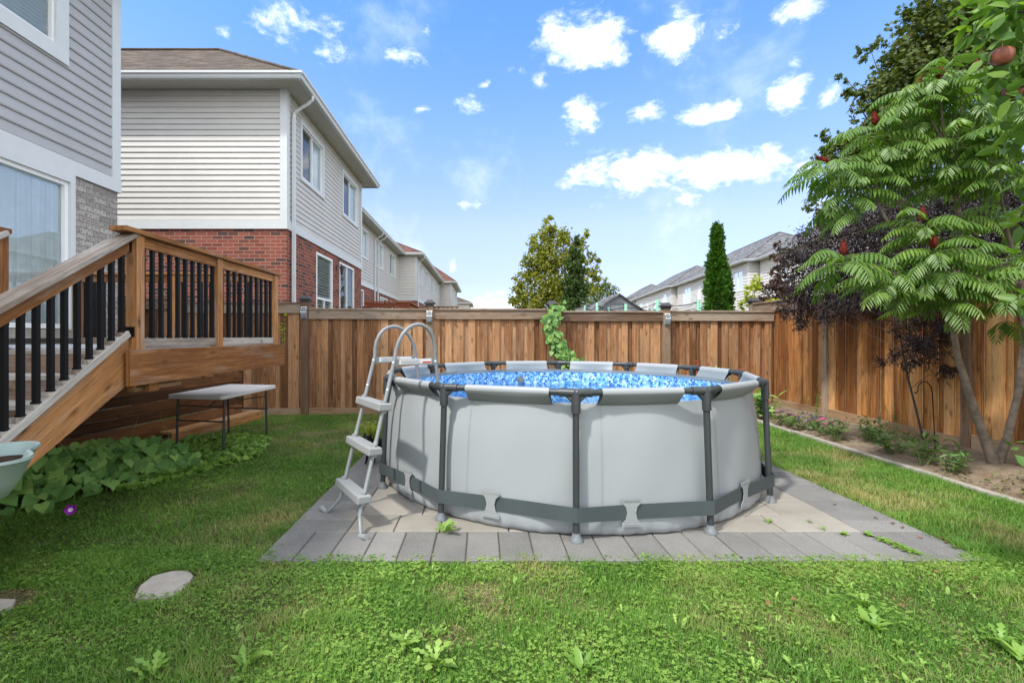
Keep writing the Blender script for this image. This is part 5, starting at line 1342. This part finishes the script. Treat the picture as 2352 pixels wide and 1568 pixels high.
# ------------------------------------------------------------------ smaller plants
def leafy(name, label, cat, base, n, spread, height, size, mat, tmpl=T_OVAL, asp=.5, group=None, stems=6, blooms=(), bloommat=None, bsize=.03, dens=None):
    t = thing(name, label, cat, base, 0, group); mb = MB(); P, D = [], []
    for s in range(stems):
        a = random.random()*6.28; r = spread*random.random()**.5; tipp = Vector((base[0]+r*math.cos(a), base[1]+r*math.sin(a), base[2]+height*random.uniform(.65,1))); b = Vector(base)+Vector((r*.25*math.cos(a), r*.25*math.sin(a), 0))
        mb.tube([b, b.lerp(tipp,.5)+Vector((0,0,.02)), tipp], [.004,.003,.002], 5)
        for i in range(n//stems):
            f = (i+1)/(n//stems); q = b.lerp(tipp, f*.9+.1); aa = i*2.4+s; P.append(tuple(q)); D.append((math.cos(aa), math.sin(aa), random.uniform(-.1,.8)*(.4+f)))
    mb.build('stem', M['stem'], t)
    P = np.array(P); D = np.array(D); Nn = np.tile([0,0,1.0],(len(P),1))+RNG.normal(size=(len(P),3))*.3
    L = size*RNG.uniform(.65,1.2,len(P)); np_leaves('leaves', P, D, Nn, L, L*asp, tmpl, M[mat], t)
    for b, bm_ in blooms:
        mb = MB(); c = Vector(b)
        for k in range(8):
            a = k*math.tau/8; q = c+Vector((math.cos(a)*bsize, math.sin(a)*bsize, bsize*.35)); s_ = Vector((-math.sin(a), math.cos(a), 0))*bsize*.42
            mb.face([c, c.lerp(q,.6)-s_, q, c.lerp(q,.6)+s_])
        if b[2] > base[2]+.35: mb.tube([(c.x,c.y,base[2]), c], .003, 4)
        mb.build('blossom', M[bm_], t)
    return t
per_l = ['left end, half hidden by petunias','second from the left','bushy one in the middle of the bed','left of the hook pole base','closest to the sumac trunk']
for i, (x, y, n, s, h) in enumerate([(5.14,6.95,60,.16,.22),(5.40,6.7,80,.2,.30),(5.22,6.1,110,.24,.26),(5.16,5.62,80,.2,.28),(5.14,5.28,70,.17,.24)]):
    leafy('perennial_plant', 'dark leafy perennial in the flower bed, '+per_l[i], 'plant', (x,y,.05), n, s, h*1.15, .12, 'perennial', asp=.32, group='leafy perennials in the bed', stems=14)
def bl(x0,x1,y0,y1,z0,z1,n,mats): return [((random.uniform(x0,x1), random.uniform(y0,y1), random.uniform(z0,z1)), random.choice(mats)) for _ in range(n)]
leafy('petunia_plant', 'low petunia with dark violet flowers, nearest the pool', 'plant', (5.18,8.15,.05), 170, .35, .20, .06, 'perennial', asp=.6, group='petunias in the bed', stems=16, blooms=bl(4.98,5.4,7.9,8.4,.2,.3,11,['dkpurple','dkpurple','pink']), bsize=.035)
leafy('petunia_plant', 'petunia dotted with violet flowers in the middle of the patch', 'plant', (5.2,7.75,.05), 170, .33, .18, .06, 'perennial', asp=.6, group='petunias in the bed', stems=16, blooms=bl(5.02,5.42,7.5,7.95,.18,.28,16,['dkpurple']), bsize=.035)
leafy('petunia_plant', 'petunia mixing pink and violet flowers at the near end of the patch', 'plant', (5.22,7.3,.05), 170, .3, .18, .06, 'perennial', asp=.6, group='petunias in the bed', stems=16, blooms=bl(5.02,5.45,7.1,7.5,.18,.28,16,['dkpurple','pink','dkpurple']), bsize=.035)
leafy('hosta_plant', 'broad leaved green plant in the bed against the pool leg, by the fence corner', 'plant', (5.15,8.75,.05), 60, .3, .5, .17, 'heart', T_HEART, .8, stems=9)
zb = [(at(x, y, 8.8), 'orange') for x, y in ((1600,830),(1625,847),(1657,849),(1702,849),(1576,848),(1585,855))]
leafy('zinnia_plant', 'tall plants with orange-red flowers standing just behind the pool rim', 'plant', (4.3,8.9,.03), 150, .5, .95, .08, 'weed', asp=.5, stems=10, blooms=[(tuple(p), m) for p, m in zb], bsize=.05)
leafy('small_shrub', 'low mound of yellow-green foliage behind the cat', 'plant', (-1.74,7.3,0), 420, .24, .24, .05, 'lime', asp=.4, stems=40)
leafy('climbing_bindweed', 'heart leaved plant at the foot of the sumac trunk', 'plant', (5.9,5.0,.08), 60, .32, .34, .09, 'heart', T_HEART, .85, stems=9)
leafy('climbing_bindweed', 'heart leaved plant at the right edge below the fence', 'plant', (5.5,4.75,.03), 40, .2, .3, .09, 'heart', T_HEART, .85, stems=7)
leafy('bed_weed', 'spindly seeding weed against the side fence post', 'plant', (5.75,8.3,.1), 60, .1, .5, .05, 'midgreen', asp=.4, stems=5)
leafy('bed_weed', 'spindly seeding weed among the perennials', 'plant', (5.65,6.6,.1), 60, .08, .5, .045, 'midgreen', asp=.4, stems=4)

mb = MB(); bx_, by_ = 5.46, 5.78
hook = [Vector((bx_,by_,.05)), Vector((bx_-.02,by_,.5)), Vector((bx_-.04,by_,.86)), Vector((bx_-.06,by_,.95)), Vector((bx_-.11,by_+.0,1.0)), Vector((bx_-.17,by_,1.0)), Vector((bx_-.21,by_,.95)), Vector((bx_-.215,by_,.89)), Vector((bx_-.235,by_,.86)), Vector((bx_-.26,by_,.88))]
mb.tube(hook, .006, 8); tag(mb.build('garden_hook', M['black'], None, smooth=True, origin=(bx_,by_,0), world=False), 'thin black hook pole stuck in the flower bed', 'hook')

# vine on the back fence
vn = thing('fence_vine', 'green heart leaved vine trailing down the back fence behind the pool', 'vine', (1.5, 9.62, 0))
path = [at(1283,705,9.72), at(1262,738,9.65), at(1270,775,9.66), at(1288,805,9.65), at(1308,832,9.66), at(1316,870,9.66), at(1300,930,9.66)]
mb = MB(); mb.tube(path, .006, 5); mb.build('stem', M['stem'], vn)
P = []
for i in range(270):
    k = random.random()*5.4; a = int(k); q = path[a].lerp(path[a+1], k-a); wdt = .14 if k < 1 else .18; P.append((q.x+random.uniform(-wdt,wdt), q.y-random.uniform(.02,.13), q.z+random.uniform(-.12,.12)))
for i in range(26): q = at(1340+random.uniform(-25,5), 835+random.uniform(-15,12), 9.6); P.append(tuple(q))
P = np.array(P); n = len(P); D = np.tile([0,-.25,-1.0],(n,1))+RNG.normal(size=(n,3))*np.array([.5,.2,.35]); Nn = np.tile([0,-1,.5],(n,1))+RNG.normal(size=(n,3))*.35
L = RNG.uniform(.06,.105,n); np_leaves('leaves', P, D, Nn, L, L*.95, T_HEART, M['heart'], vn)
leafy('deck_vine', 'few thin vine tendrils twined on the far deck post', 'vine', (-2.66,6.38,1.42), 12, .05, .42, .05, 'lime', T_HEART, .9, stems=2)

# big heart leaved plant under the stairs
hp = thing('morning_glory', 'morning glory patch of large heart leaves with one purple flower under the deck stairs', 'plant', (-4.2, 4.9, 0))
P, D, Nn, L = [], [], [], []
mb = MB()
def inpatch(i):
    t = random.random(); cxp = -4.5+.62*t; cyp = 4.22+1.5*t; wv_ = .70*(1-.35*abs(t-.35)); a = random.random()*6.28; r = random.random()**.5
    return cxp+wv_*r*math.cos(a)*.95, cyp+wv_*.6*r*math.sin(a), 1-r**2
for i in range(640):
    x, y, e = inpatch(i)
    if x > -3.3: continue
    z = .05+.38*e**.7*random.uniform(.6,1.05)*(1-.35*max(0,(y-5.2))); P.append((x,y,z)); s = random.uniform(.075,.155)
    a = random.uniform(-1.2,.9)-1.0; D.append((math.cos(a)*.9, math.sin(a)*.9, -random.uniform(.1,.95))); Nn.append((random.uniform(-.2,.7), random.uniform(-1.1,.1), 1)); L.append(s)
    if i % 3 == 0: mb.tube([(x,y,0),(x,y,z)], .003, 4, cap=False)
for (x,y,h,dx) in ((-3.95,5.3,.62,.18),(-3.75,5.7,.6,-.1),(-4.05,4.7,.5,-.12),(-3.8,5.6,.55,.12)):
    pts = [Vector((x+dx*math.sin(t*2.2)*(t), y+.03*math.sin(t*6), .2+h*(t-.25*t**4))) for t in np.linspace(0,1.15,10)]; mb.tube(pts, [.004-.0003*i for i in range(10)], 5, cap=False)
mb.build('stem', M['stem'], hp, smooth=True)
L = np.array(L); np_leaves('leaves', np.array(P), np.array(D), np.array(Nn), L, L*1.0, T_HEART, M['heart'], hp)
fc = at(162, 1170, 4.0); mb = MB(); nrm = (Vector((0,0,EYE))-fc).normalized(); a1 = nrm.cross(Vector((0,0,1))).normalized(); a2 = nrm.cross(a1)
cc = fc-nrm*.035; ringp = [fc+(a1*math.cos(k*math.tau/30)+a2*math.sin(k*math.tau/30))*(.040+.004*math.cos(k*5*math.tau/30)) for k in range(30)]
mid = [fc-nrm*.012+(a1*math.cos(k*math.tau/30)+a2*math.sin(k*math.tau/30))*.017 for k in range(30)]
for k in range(30):
    k2 = (k+1)%30; mb.m = 0; mb.face([mid[k],ringp[k],ringp[k2],mid[k2]], r=.5); mb.m = 1 if True else 0; mb.face([cc,mid[k],mid[k2]], r=.5)
mb.build('blossom', [M['purple'], M['white_petal']], hp, smooth=True)

# low small-leaved creeper between patch and table
def scatter_poly(n, poly):
    xs = [p[0] for p in poly]; ys = [p[1] for p in poly]; out = np.empty((0,2))
    while len(out) < n:
        q = np.column_stack([RNG.uniform(min(xs),max(xs),n*2), RNG.uniform(min(ys),max(ys),n*2)]); out = np.vstack([out, q[inpoly(q, poly)]])
    return out[:n]
def inpoly(q, poly):
    r = np.zeros(len(q), bool); j = len(poly)-1
    for i in range(len(poly)):
        xi, yi = poly[i]; xj, yj = poly[j]
        r ^= ((yi > q[:,1]) != (yj > q[:,1])) & (q[:,0] < (xj-xi)*(q[:,1]-yi)/(yj-yi+1e-12)+xi); j = i
    return r
q = scatter_poly(2600, [(-4.3,5.3),(-3.55,4.7),(-3.15,5.3),(-2.85,6.1),(-3.1,7.0),(-3.7,7.4),(-4.4,7.2),(-4.4,6.2)]); n = len(q)
P = np.column_stack([q, .015+.065*RNG.random(n)]); D = rand_dirs(n)*np.array([1,1,.3])+np.array([.1,-.3,-.15]); Nn = np.tile([.1,-.25,1.0],(n,1))+RNG.normal(size=(n,3))*.3; L = RNG.uniform(.035,.075,n)
tag(np_leaves('creeper_leaves', P, D, Nn, L, L*.95, T_HEART, M['clover'], None), 'low bright creeper spreading over the grass by the folding table', 'creeper', kind='stuff')

# seedlings and ground cover in the flower bed
n = 1700; x = RNG.uniform(4.99,6.05,n); y = RNG.uniform(3.2,9.8,n); k = vnoise(x,y,2.3,31) > .45; x, y = x[k], y[k]; n = len(x)
P = np.column_stack([x,y,np.array([bedz(a,b)+.01 for a,b in zip(x,y)])+RNG.uniform(0,.04,n)])
tag(np_leaves('bed_seedlings', P, rand_dirs(n)*np.array([1,1,.4])+np.array([0,0,.2]), np.tile([0,0,1.0],(n,1))+RNG.normal(size=(n,3))*.3, RNG.uniform(.025,.06,n), .022, T_OVAL, M['midgreen'], None), 'small seedlings and ground cover sprouting in the flower bed', 'seedlings', kind='stuff')

# weeds in the paving
def weed(x, y, n, s, label, tm=T_DANDY, z=.034, mat='weed'):
    t = thing('paving_weed', label, 'weed', (x,y,z), 0, 'weeds in the paving joints')
    a = RNG.random(n)*6.28; el_ = RNG.uniform(.15,.9,n); D = np.column_stack([np.cos(a), np.sin(a), el_]); P = np.tile([x,y,z],(n,1))+RNG.normal(size=(n,3))*np.array([s*.12,s*.12,0]); Nn = np.tile([0,0,1.0],(n,1))
    np_leaves('leaves', P, D, Nn, s*RNG.uniform(.6,1.1,n), s*.55, tm, M[mat], t)
q = gnd(1020, 1222, .03); weed(q.x, q.y, 14, .125, 'jagged dandelion weed on the paving in front of the pool, left of centre')
for (x, y, n, s, l) in ((1766,1200,12,.05,'small weed between the tan slabs, closest to the pool'),(1859,1200,8,.035,'faint sprout between tan slabs, second from the pool'),(1889,1216,10,.04,'sprout in the tan joint, just right of the faint one'),
                        (1940,1228,22,.04,'weed at the border line where tan slabs end'),(1994,1230,26,.045,'weed at the corner joint of the border stones')):
    q = gnd(x, y, .03); weed(q.x, q.y, n, s, l, T_OVAL if n > 20 else T_DANDY)
t = thing('paving_weed', 'long strip of clover weed along a joint near the right front corner', 'weed', (2.9,3.6,.03), 0, 'weeds in the paving joints')
a, b = gnd(2020,1238,.03), gnd(2105,1272,.03); n = 220; s = RNG.random(n)[:,None]; P = np.array(a)[None]*(1-s)+np.array(b)[None]*s+RNG.normal(size=(n,3))*np.array([.02,.012,0])+np.array([0,0,.012])
np_leaves('leaves', P, rand_dirs(n)*np.array([1,1,.2]), np.tile([0,0,1.0],(n,1))+RNG.normal(size=(n,3))*.2, RNG.uniform(.014,.026,n), .022, T_CLOVER, M['clover'], t)

# ------------------------------------------------------------------ lawn
def allowed(x, y, pad=0.0):
    ok = (y < 9.70+.06*x-.05) & (x < 4.87-pad) & (x > -6.6) & (y > .9)
    e = .022*np.sin(x*23)+.02*np.sin(x*51+1)+.018*np.sin(x*87)+.02*np.sin(y*29)+.016*np.sin(y*67)
    ok &= ~((x > PX0+.05+e*2.2+.10*np.clip((3.9-y)/.6,0,1)*(vnoise(x,y,3,77))) & (x < PX1-.015+e) & (y > PY0+.055+e) & (y < PY1))
    ok &= ~((x < -2.9) & (y > 3.9) & (y < 6.3) & (x < -4.3)) & ~((x < -4.35+.166*(y-8.75)) & (y > 5.4) & (y < 8.8))
    for cx, cy in ((-1.98,2.98),(-2.80,2.76)): ok &= (np.abs((x-cx)-.25*(y-cy))**2.6/.165**2.6+np.abs((y-cy)+.2*(x-cx))**2.6/.155**2.6 > 1)
    return ok
def pts_in(x0, x1, y0, y1, dens):
    n = int((x1-x0)*(y1-y0)*dens); x = RNG.uniform(x0,x1,n); y = RNG.uniform(y0,y1,n); return x, y
xs, ys = [], []
for r in ((-4.2,5,1.3,3.5,15000),(-6.6,-1.4,3.2,6,6500),(-6.6,-1.0,6,9.9,4200),(3.3,4.9,3.2,5.6,8500),(3.3,4.9,5.6,10,5200),(-1.6,3.5,8.15,10,2500),(-6.6,-4.2,1.0,3.5,2500)):
    a, b = pts_in(*r); k = allowed(a, b); xs.append(a[k]); ys.append(b[k])
x = np.concatenate(xs); y = np.concatenate(ys)
thin = vnoise(x,y,1.1,3)*.5+vnoise(x,y,4.5,4)*.5; keep = RNG.random(len(x)) < np.clip(1.9-2.4*np.clip(thin-.1,0,1), .16, 1); x, y = x[keep], y[keep]; n = len(x)
right = (x > 3.3) & (y > 3.2)
tuft = vnoise(x,y,7,5)
H = RNG.uniform(.022,.055,n)*(.65+.75*tuft); H[right] *= 1.45
a = RNG.random(n)*6.28; lean = RNG.uniform(.2,1.5,n); D = np.column_stack([np.cos(a)*lean, np.sin(a)*lean, np.ones(n)]); Nn = np.column_stack([-np.cos(a), -np.sin(a), lean])
P = np.column_stack([x, y, np.zeros(n)]); rr = np.clip(.15+.5*vnoise(x,y,2.2,6)+RNG.normal(0,.17,n),0,1)
tag(np_leaves('grass', P, D, Nn, H*np.sqrt(1+lean**2*.5), .0036, T_BLADE, M['grass'], None, rr), 'lawn grass around the pool', 'grass', kind='stuff')
xs, ys = [], []
for r in ((-4.2,5,1.3,3.5,4200),(-6.6,-1.4,3.2,6.4,2700),(-6.6,-1.4,6.4,9.9,1300),(3.3,4.9,3.2,5.0,900),(-2,3.6,3.0,3.36,2500)):
    a, b = pts_in(*r); k = allowed(a, b); xs.append(a[k]); ys.append(b[k])
x = np.concatenate(xs); y = np.concatenate(ys); cl = vnoise(x,y,1.4,8)*.55+vnoise(x,y,5,9)*.45+np.where(x < -1, .12, 0)+np.where((y > 3.0) & (y < 3.4), .22, 0)
k = RNG.random(len(x)) < np.clip((cl-.45)*2.8, .10, .85); x, y = x[k], y[k]; n = len(x)
P = np.column_stack([x, y, RNG.uniform(.012,.042,n)]); Nn = np.tile([0,-.12,1.0],(n,1))+RNG.normal(size=(n,3))*.28; L = RNG.uniform(.006,.0165,n)*1.25
rr = np.clip(.02+.75*vnoise(x,y,2.2,12)+.2*vnoise(x,y,9,13)+RNG.normal(0,.2,n)+np.where(x < -1,-.10,.12),0,1)
tag(np_leaves('clover', P, rand_dirs(n)*np.array([1,1,.1]), Nn, L, L, T_CLOVER, M['clover'], None, rr), 'clover growing through the lawn', 'clover', kind='stuff')
# broad leaved rosettes
xs, ys = pts_in(-2.6,5,1.5,3.3,46); k = allowed(xs, ys, .1) & (RNG.random(len(xs)) < np.where(xs < -1, .3, 1)); xs, ys = list(xs[k]), list(ys[k]); P, D, L, rr = [], [], [], []
spec = [(1000,1530,.12),(560,1535,.11),(2010,1450,.11),(2290,1480,.10),(2350,1520,.11),(1980,1395,.09),(930,1490,.10),(1340,1540,.1),(350,1560,.1)]
for i in range(len(xs)+len(spec)):
    if i < len(xs): cx, cy, s = xs[i], ys[i], random.uniform(.022,.055)
    else: q = gnd(*spec[i-len(xs)][:2]); cx, cy, s = q.x, q.y, spec[i-len(xs)][2]
    m = random.randint(3,7) if s < .09 else 10; rn = random.uniform(.2,.9)
    for j in range(m): a = j*math.tau/m+random.uniform(-.9,.9); P.append((cx+random.uniform(-.02,.02),cy+random.uniform(-.02,.02),.01)); D.append((math.cos(a), math.sin(a), random.uniform(.25,1.1))); L.append(s*random.uniform(.7,1.15)); rr.append(min(1,max(0,rn+random.gauss(0,.12))))
P, D, L = np.array(P), np.array(D), np.array(L); h = len(P)//2
n = len(P); Nn = np.tile([0,0,1.0],(n,1))
sel = np.arange(n) % 16 < 8
tag(np_leaves('broadleaf_weeds', P[sel], D[sel], Nn[sel], L[sel], L[sel]*.42, T_OVAL, M['weed'], None, np.array(rr)[sel]), 'broad leaved weeds scattered in the lawn', 'weeds', kind='stuff')
tag(np_leaves('dandelion_weeds', P[~sel], D[~sel], Nn[~sel], L[~sel]*1.1, L[~sel]*.55, T_DANDY, M['weed'], None, np.array(rr)[~sel]), 'jagged dandelion rosettes scattered in the lawn', 'weeds', kind='stuff')
# dry straw and fallen leaves
n = 14000; x, y = RNG.uniform(-2.4,4.8,n), RNG.uniform(1.5,3.2,n); c = vnoise(x,y,1.1,3)*.5+vnoise(x,y,4.5,4)*.5; k = allowed(x,y) & (RNG.random(n) < np.clip((c-.5)*3.5,0.03,1)); x, y = x[k], y[k]; m = len(x)
for cx, cy in ((-1.99,2.99),(-2.8,2.72)): 
    a = RNG.random(260)*6.28; r = .175+.035*RNG.random(260); x = np.append(x, cx+r*np.cos(a)); y = np.append(y, cy+r*np.sin(a))
n = len(x); P = np.column_stack([x,y,RNG.uniform(.004,.016,n)]); Dr = RNG.normal(size=(n,3))*np.array([1,1,.15])
M['straw'] = plain('dry_straw', (.36,.27,.14), .9, .1, .3)
tag(np_leaves('dry_straw', P, Dr, np.tile([0,0,1.0],(n,1)), RNG.uniform(.02,.05,n), .003, T_BLADE, M['straw'], None), 'dry straw lying in bare lawn patches', 'straw', kind='stuff')
M['deadleaf'] = plain('dead_leaf', (.20,.10,.055), .8, .1, .4, nscale=20)
lf = [gnd(x,y,.02) for x,y in ((2005,1192),(2025,1205),(2048,1207),(2075,1213),(2115,1236),(2155,1240),(2172,1252),(2185,1260),(2150,1315),(2240,1333),(1915,1163),(1760,1395),(1830,1385),(2060,1395))]
lf += [Vector((random.uniform(5.0,5.9), random.uniform(4.6,7), .12)) for _ in range(40)]
P = np.array([tuple(v+Vector((0,0,.02))) for v in lf]); n = len(P)
tag(np_leaves('fallen_leaves', P, rand_dirs(n)*np.array([1,1,.2]), np.tile([0,0,1.0],(n,1))+RNG.normal(size=(n,3))*.4, RNG.uniform(.03,.06,n), .03, T_OVAL, M['deadleaf'], None), 'brown fallen leaves along the paving edge and in the bed', 'fallen leaves', kind='stuff')

# ------------------------------------------------------------------ black cat
def skinned(name, verts, edges, rad, mat, parent=None, root=0, sub=2, loc=(0,0,0), rotz=0):
    me = bpy.data.meshes.new(name); me.from_pydata(verts, edges, []); o = bpy.data.objects.new(name, me); C.objects.link(o)
    sk = o.modifiers.new('skin','SKIN'); sv = me.skin_vertices[0] if me.skin_vertices else None
    if sv is None:
        bm = bmesh.new(); bm.from_mesh(me); bm.verts.layers.skin.verify(); bm.to_mesh(me); bm.free(); sv = me.skin_vertices[0]
    for i, r in enumerate(rad):
        r = r if hasattr(r,'__len__') else (r,r); sv.data[i].radius = r; sv.data[i].use_root = (i == root)
    o.modifiers.new('sub','SUBSURF').levels = sub; o.modifiers['sub'].render_levels = sub
    me.materials.append(mat); o.location = loc; o.rotation_euler = (0,0,rotz)
    if parent: o.parent = parent
    return o
# local frame: cat faces -y
cv = [(0,.20,.215),(0,.08,.205),(0,-.06,.215),(0,-.14,.235),(0,-.185,.275),(0,-.215,.310),(0,-.262,.292),     # 0-6 pelvis..muzzle
      (.045,-.13,.16),(.042,-.125,.085),(.042,-.14,.018),(.042,-.165,.012),(-.045,-.13,.16),(-.042,-.16,.085),(-.042,-.18,.018),(-.042,-.205,.012),  # 7-14 forelegs
      (.05,.17,.15),(.045,.225,.085),(.045,.195,.02),(.045,.165,.012),(-.05,.21,.15),(-.045,.27,.085),(-.045,.24,.02),(-.045,.21,.012),   # 15-22 hind
      (0,.27,.225),(0,.36,.20),(.02,.45,.17),(.03,.52,.19),   # 23-26 tail
      (.042,-.205,.345),(.056,-.200,.378),(-.042,-.205,.345),(-.056,-.200,.378)]  # 27-30 ears
ce = [(0,1),(1,2),(2,3),(3,4),(4,5),(5,6),(3,7),(7,8),(8,9),(9,10),(3,11),(11,12),(12,13),(13,14),(0,15),(15,16),(16,17),(17,18),(0,19),(19,20),(20,21),(21,22),(0,23),(23,24),(24,25),(25,26),(5,27),(27,28),(5,29),(29,30)]
cr_ = [(.062,.068),(.066,.07),(.062,.07),(.052,.06),(.040,.042),(.058,.048),(.024,.020),.026,.017,.014,.014,.026,.017,.014,.014,.034,.018,.014,.014,.034,.018,.014,.014,.020,.014,.013,.008,(.022,.011),(.004,.003),(.022,.011),(.004,.003)]
cat = skinned('black_cat', cv, ce, cr_, M['cat'], None, 0, 2, (-1.27, 5.83, .034), R_(-28))
tag(cat, 'small black cat walking round the pool behind the ladder', 'cat')
for sx in (-1,1):
    mb = MB(); mb.lathe([(0,-.007),(.006,-.004),(.0075,0),(.006,.004),(0,.007)], (sx*.026,-.259,.318), 10, Matrix.Rotation(R_(90),3,'X')); e = mb.build('eye', M['eye'], cat, world=False, smooth=True)
mb = MB(); mb.lathe([(0,-.005),(.006,0),(0,.005)], (0,-.288,.294), 8); mb.build('nose', M['black'], cat, world=False)
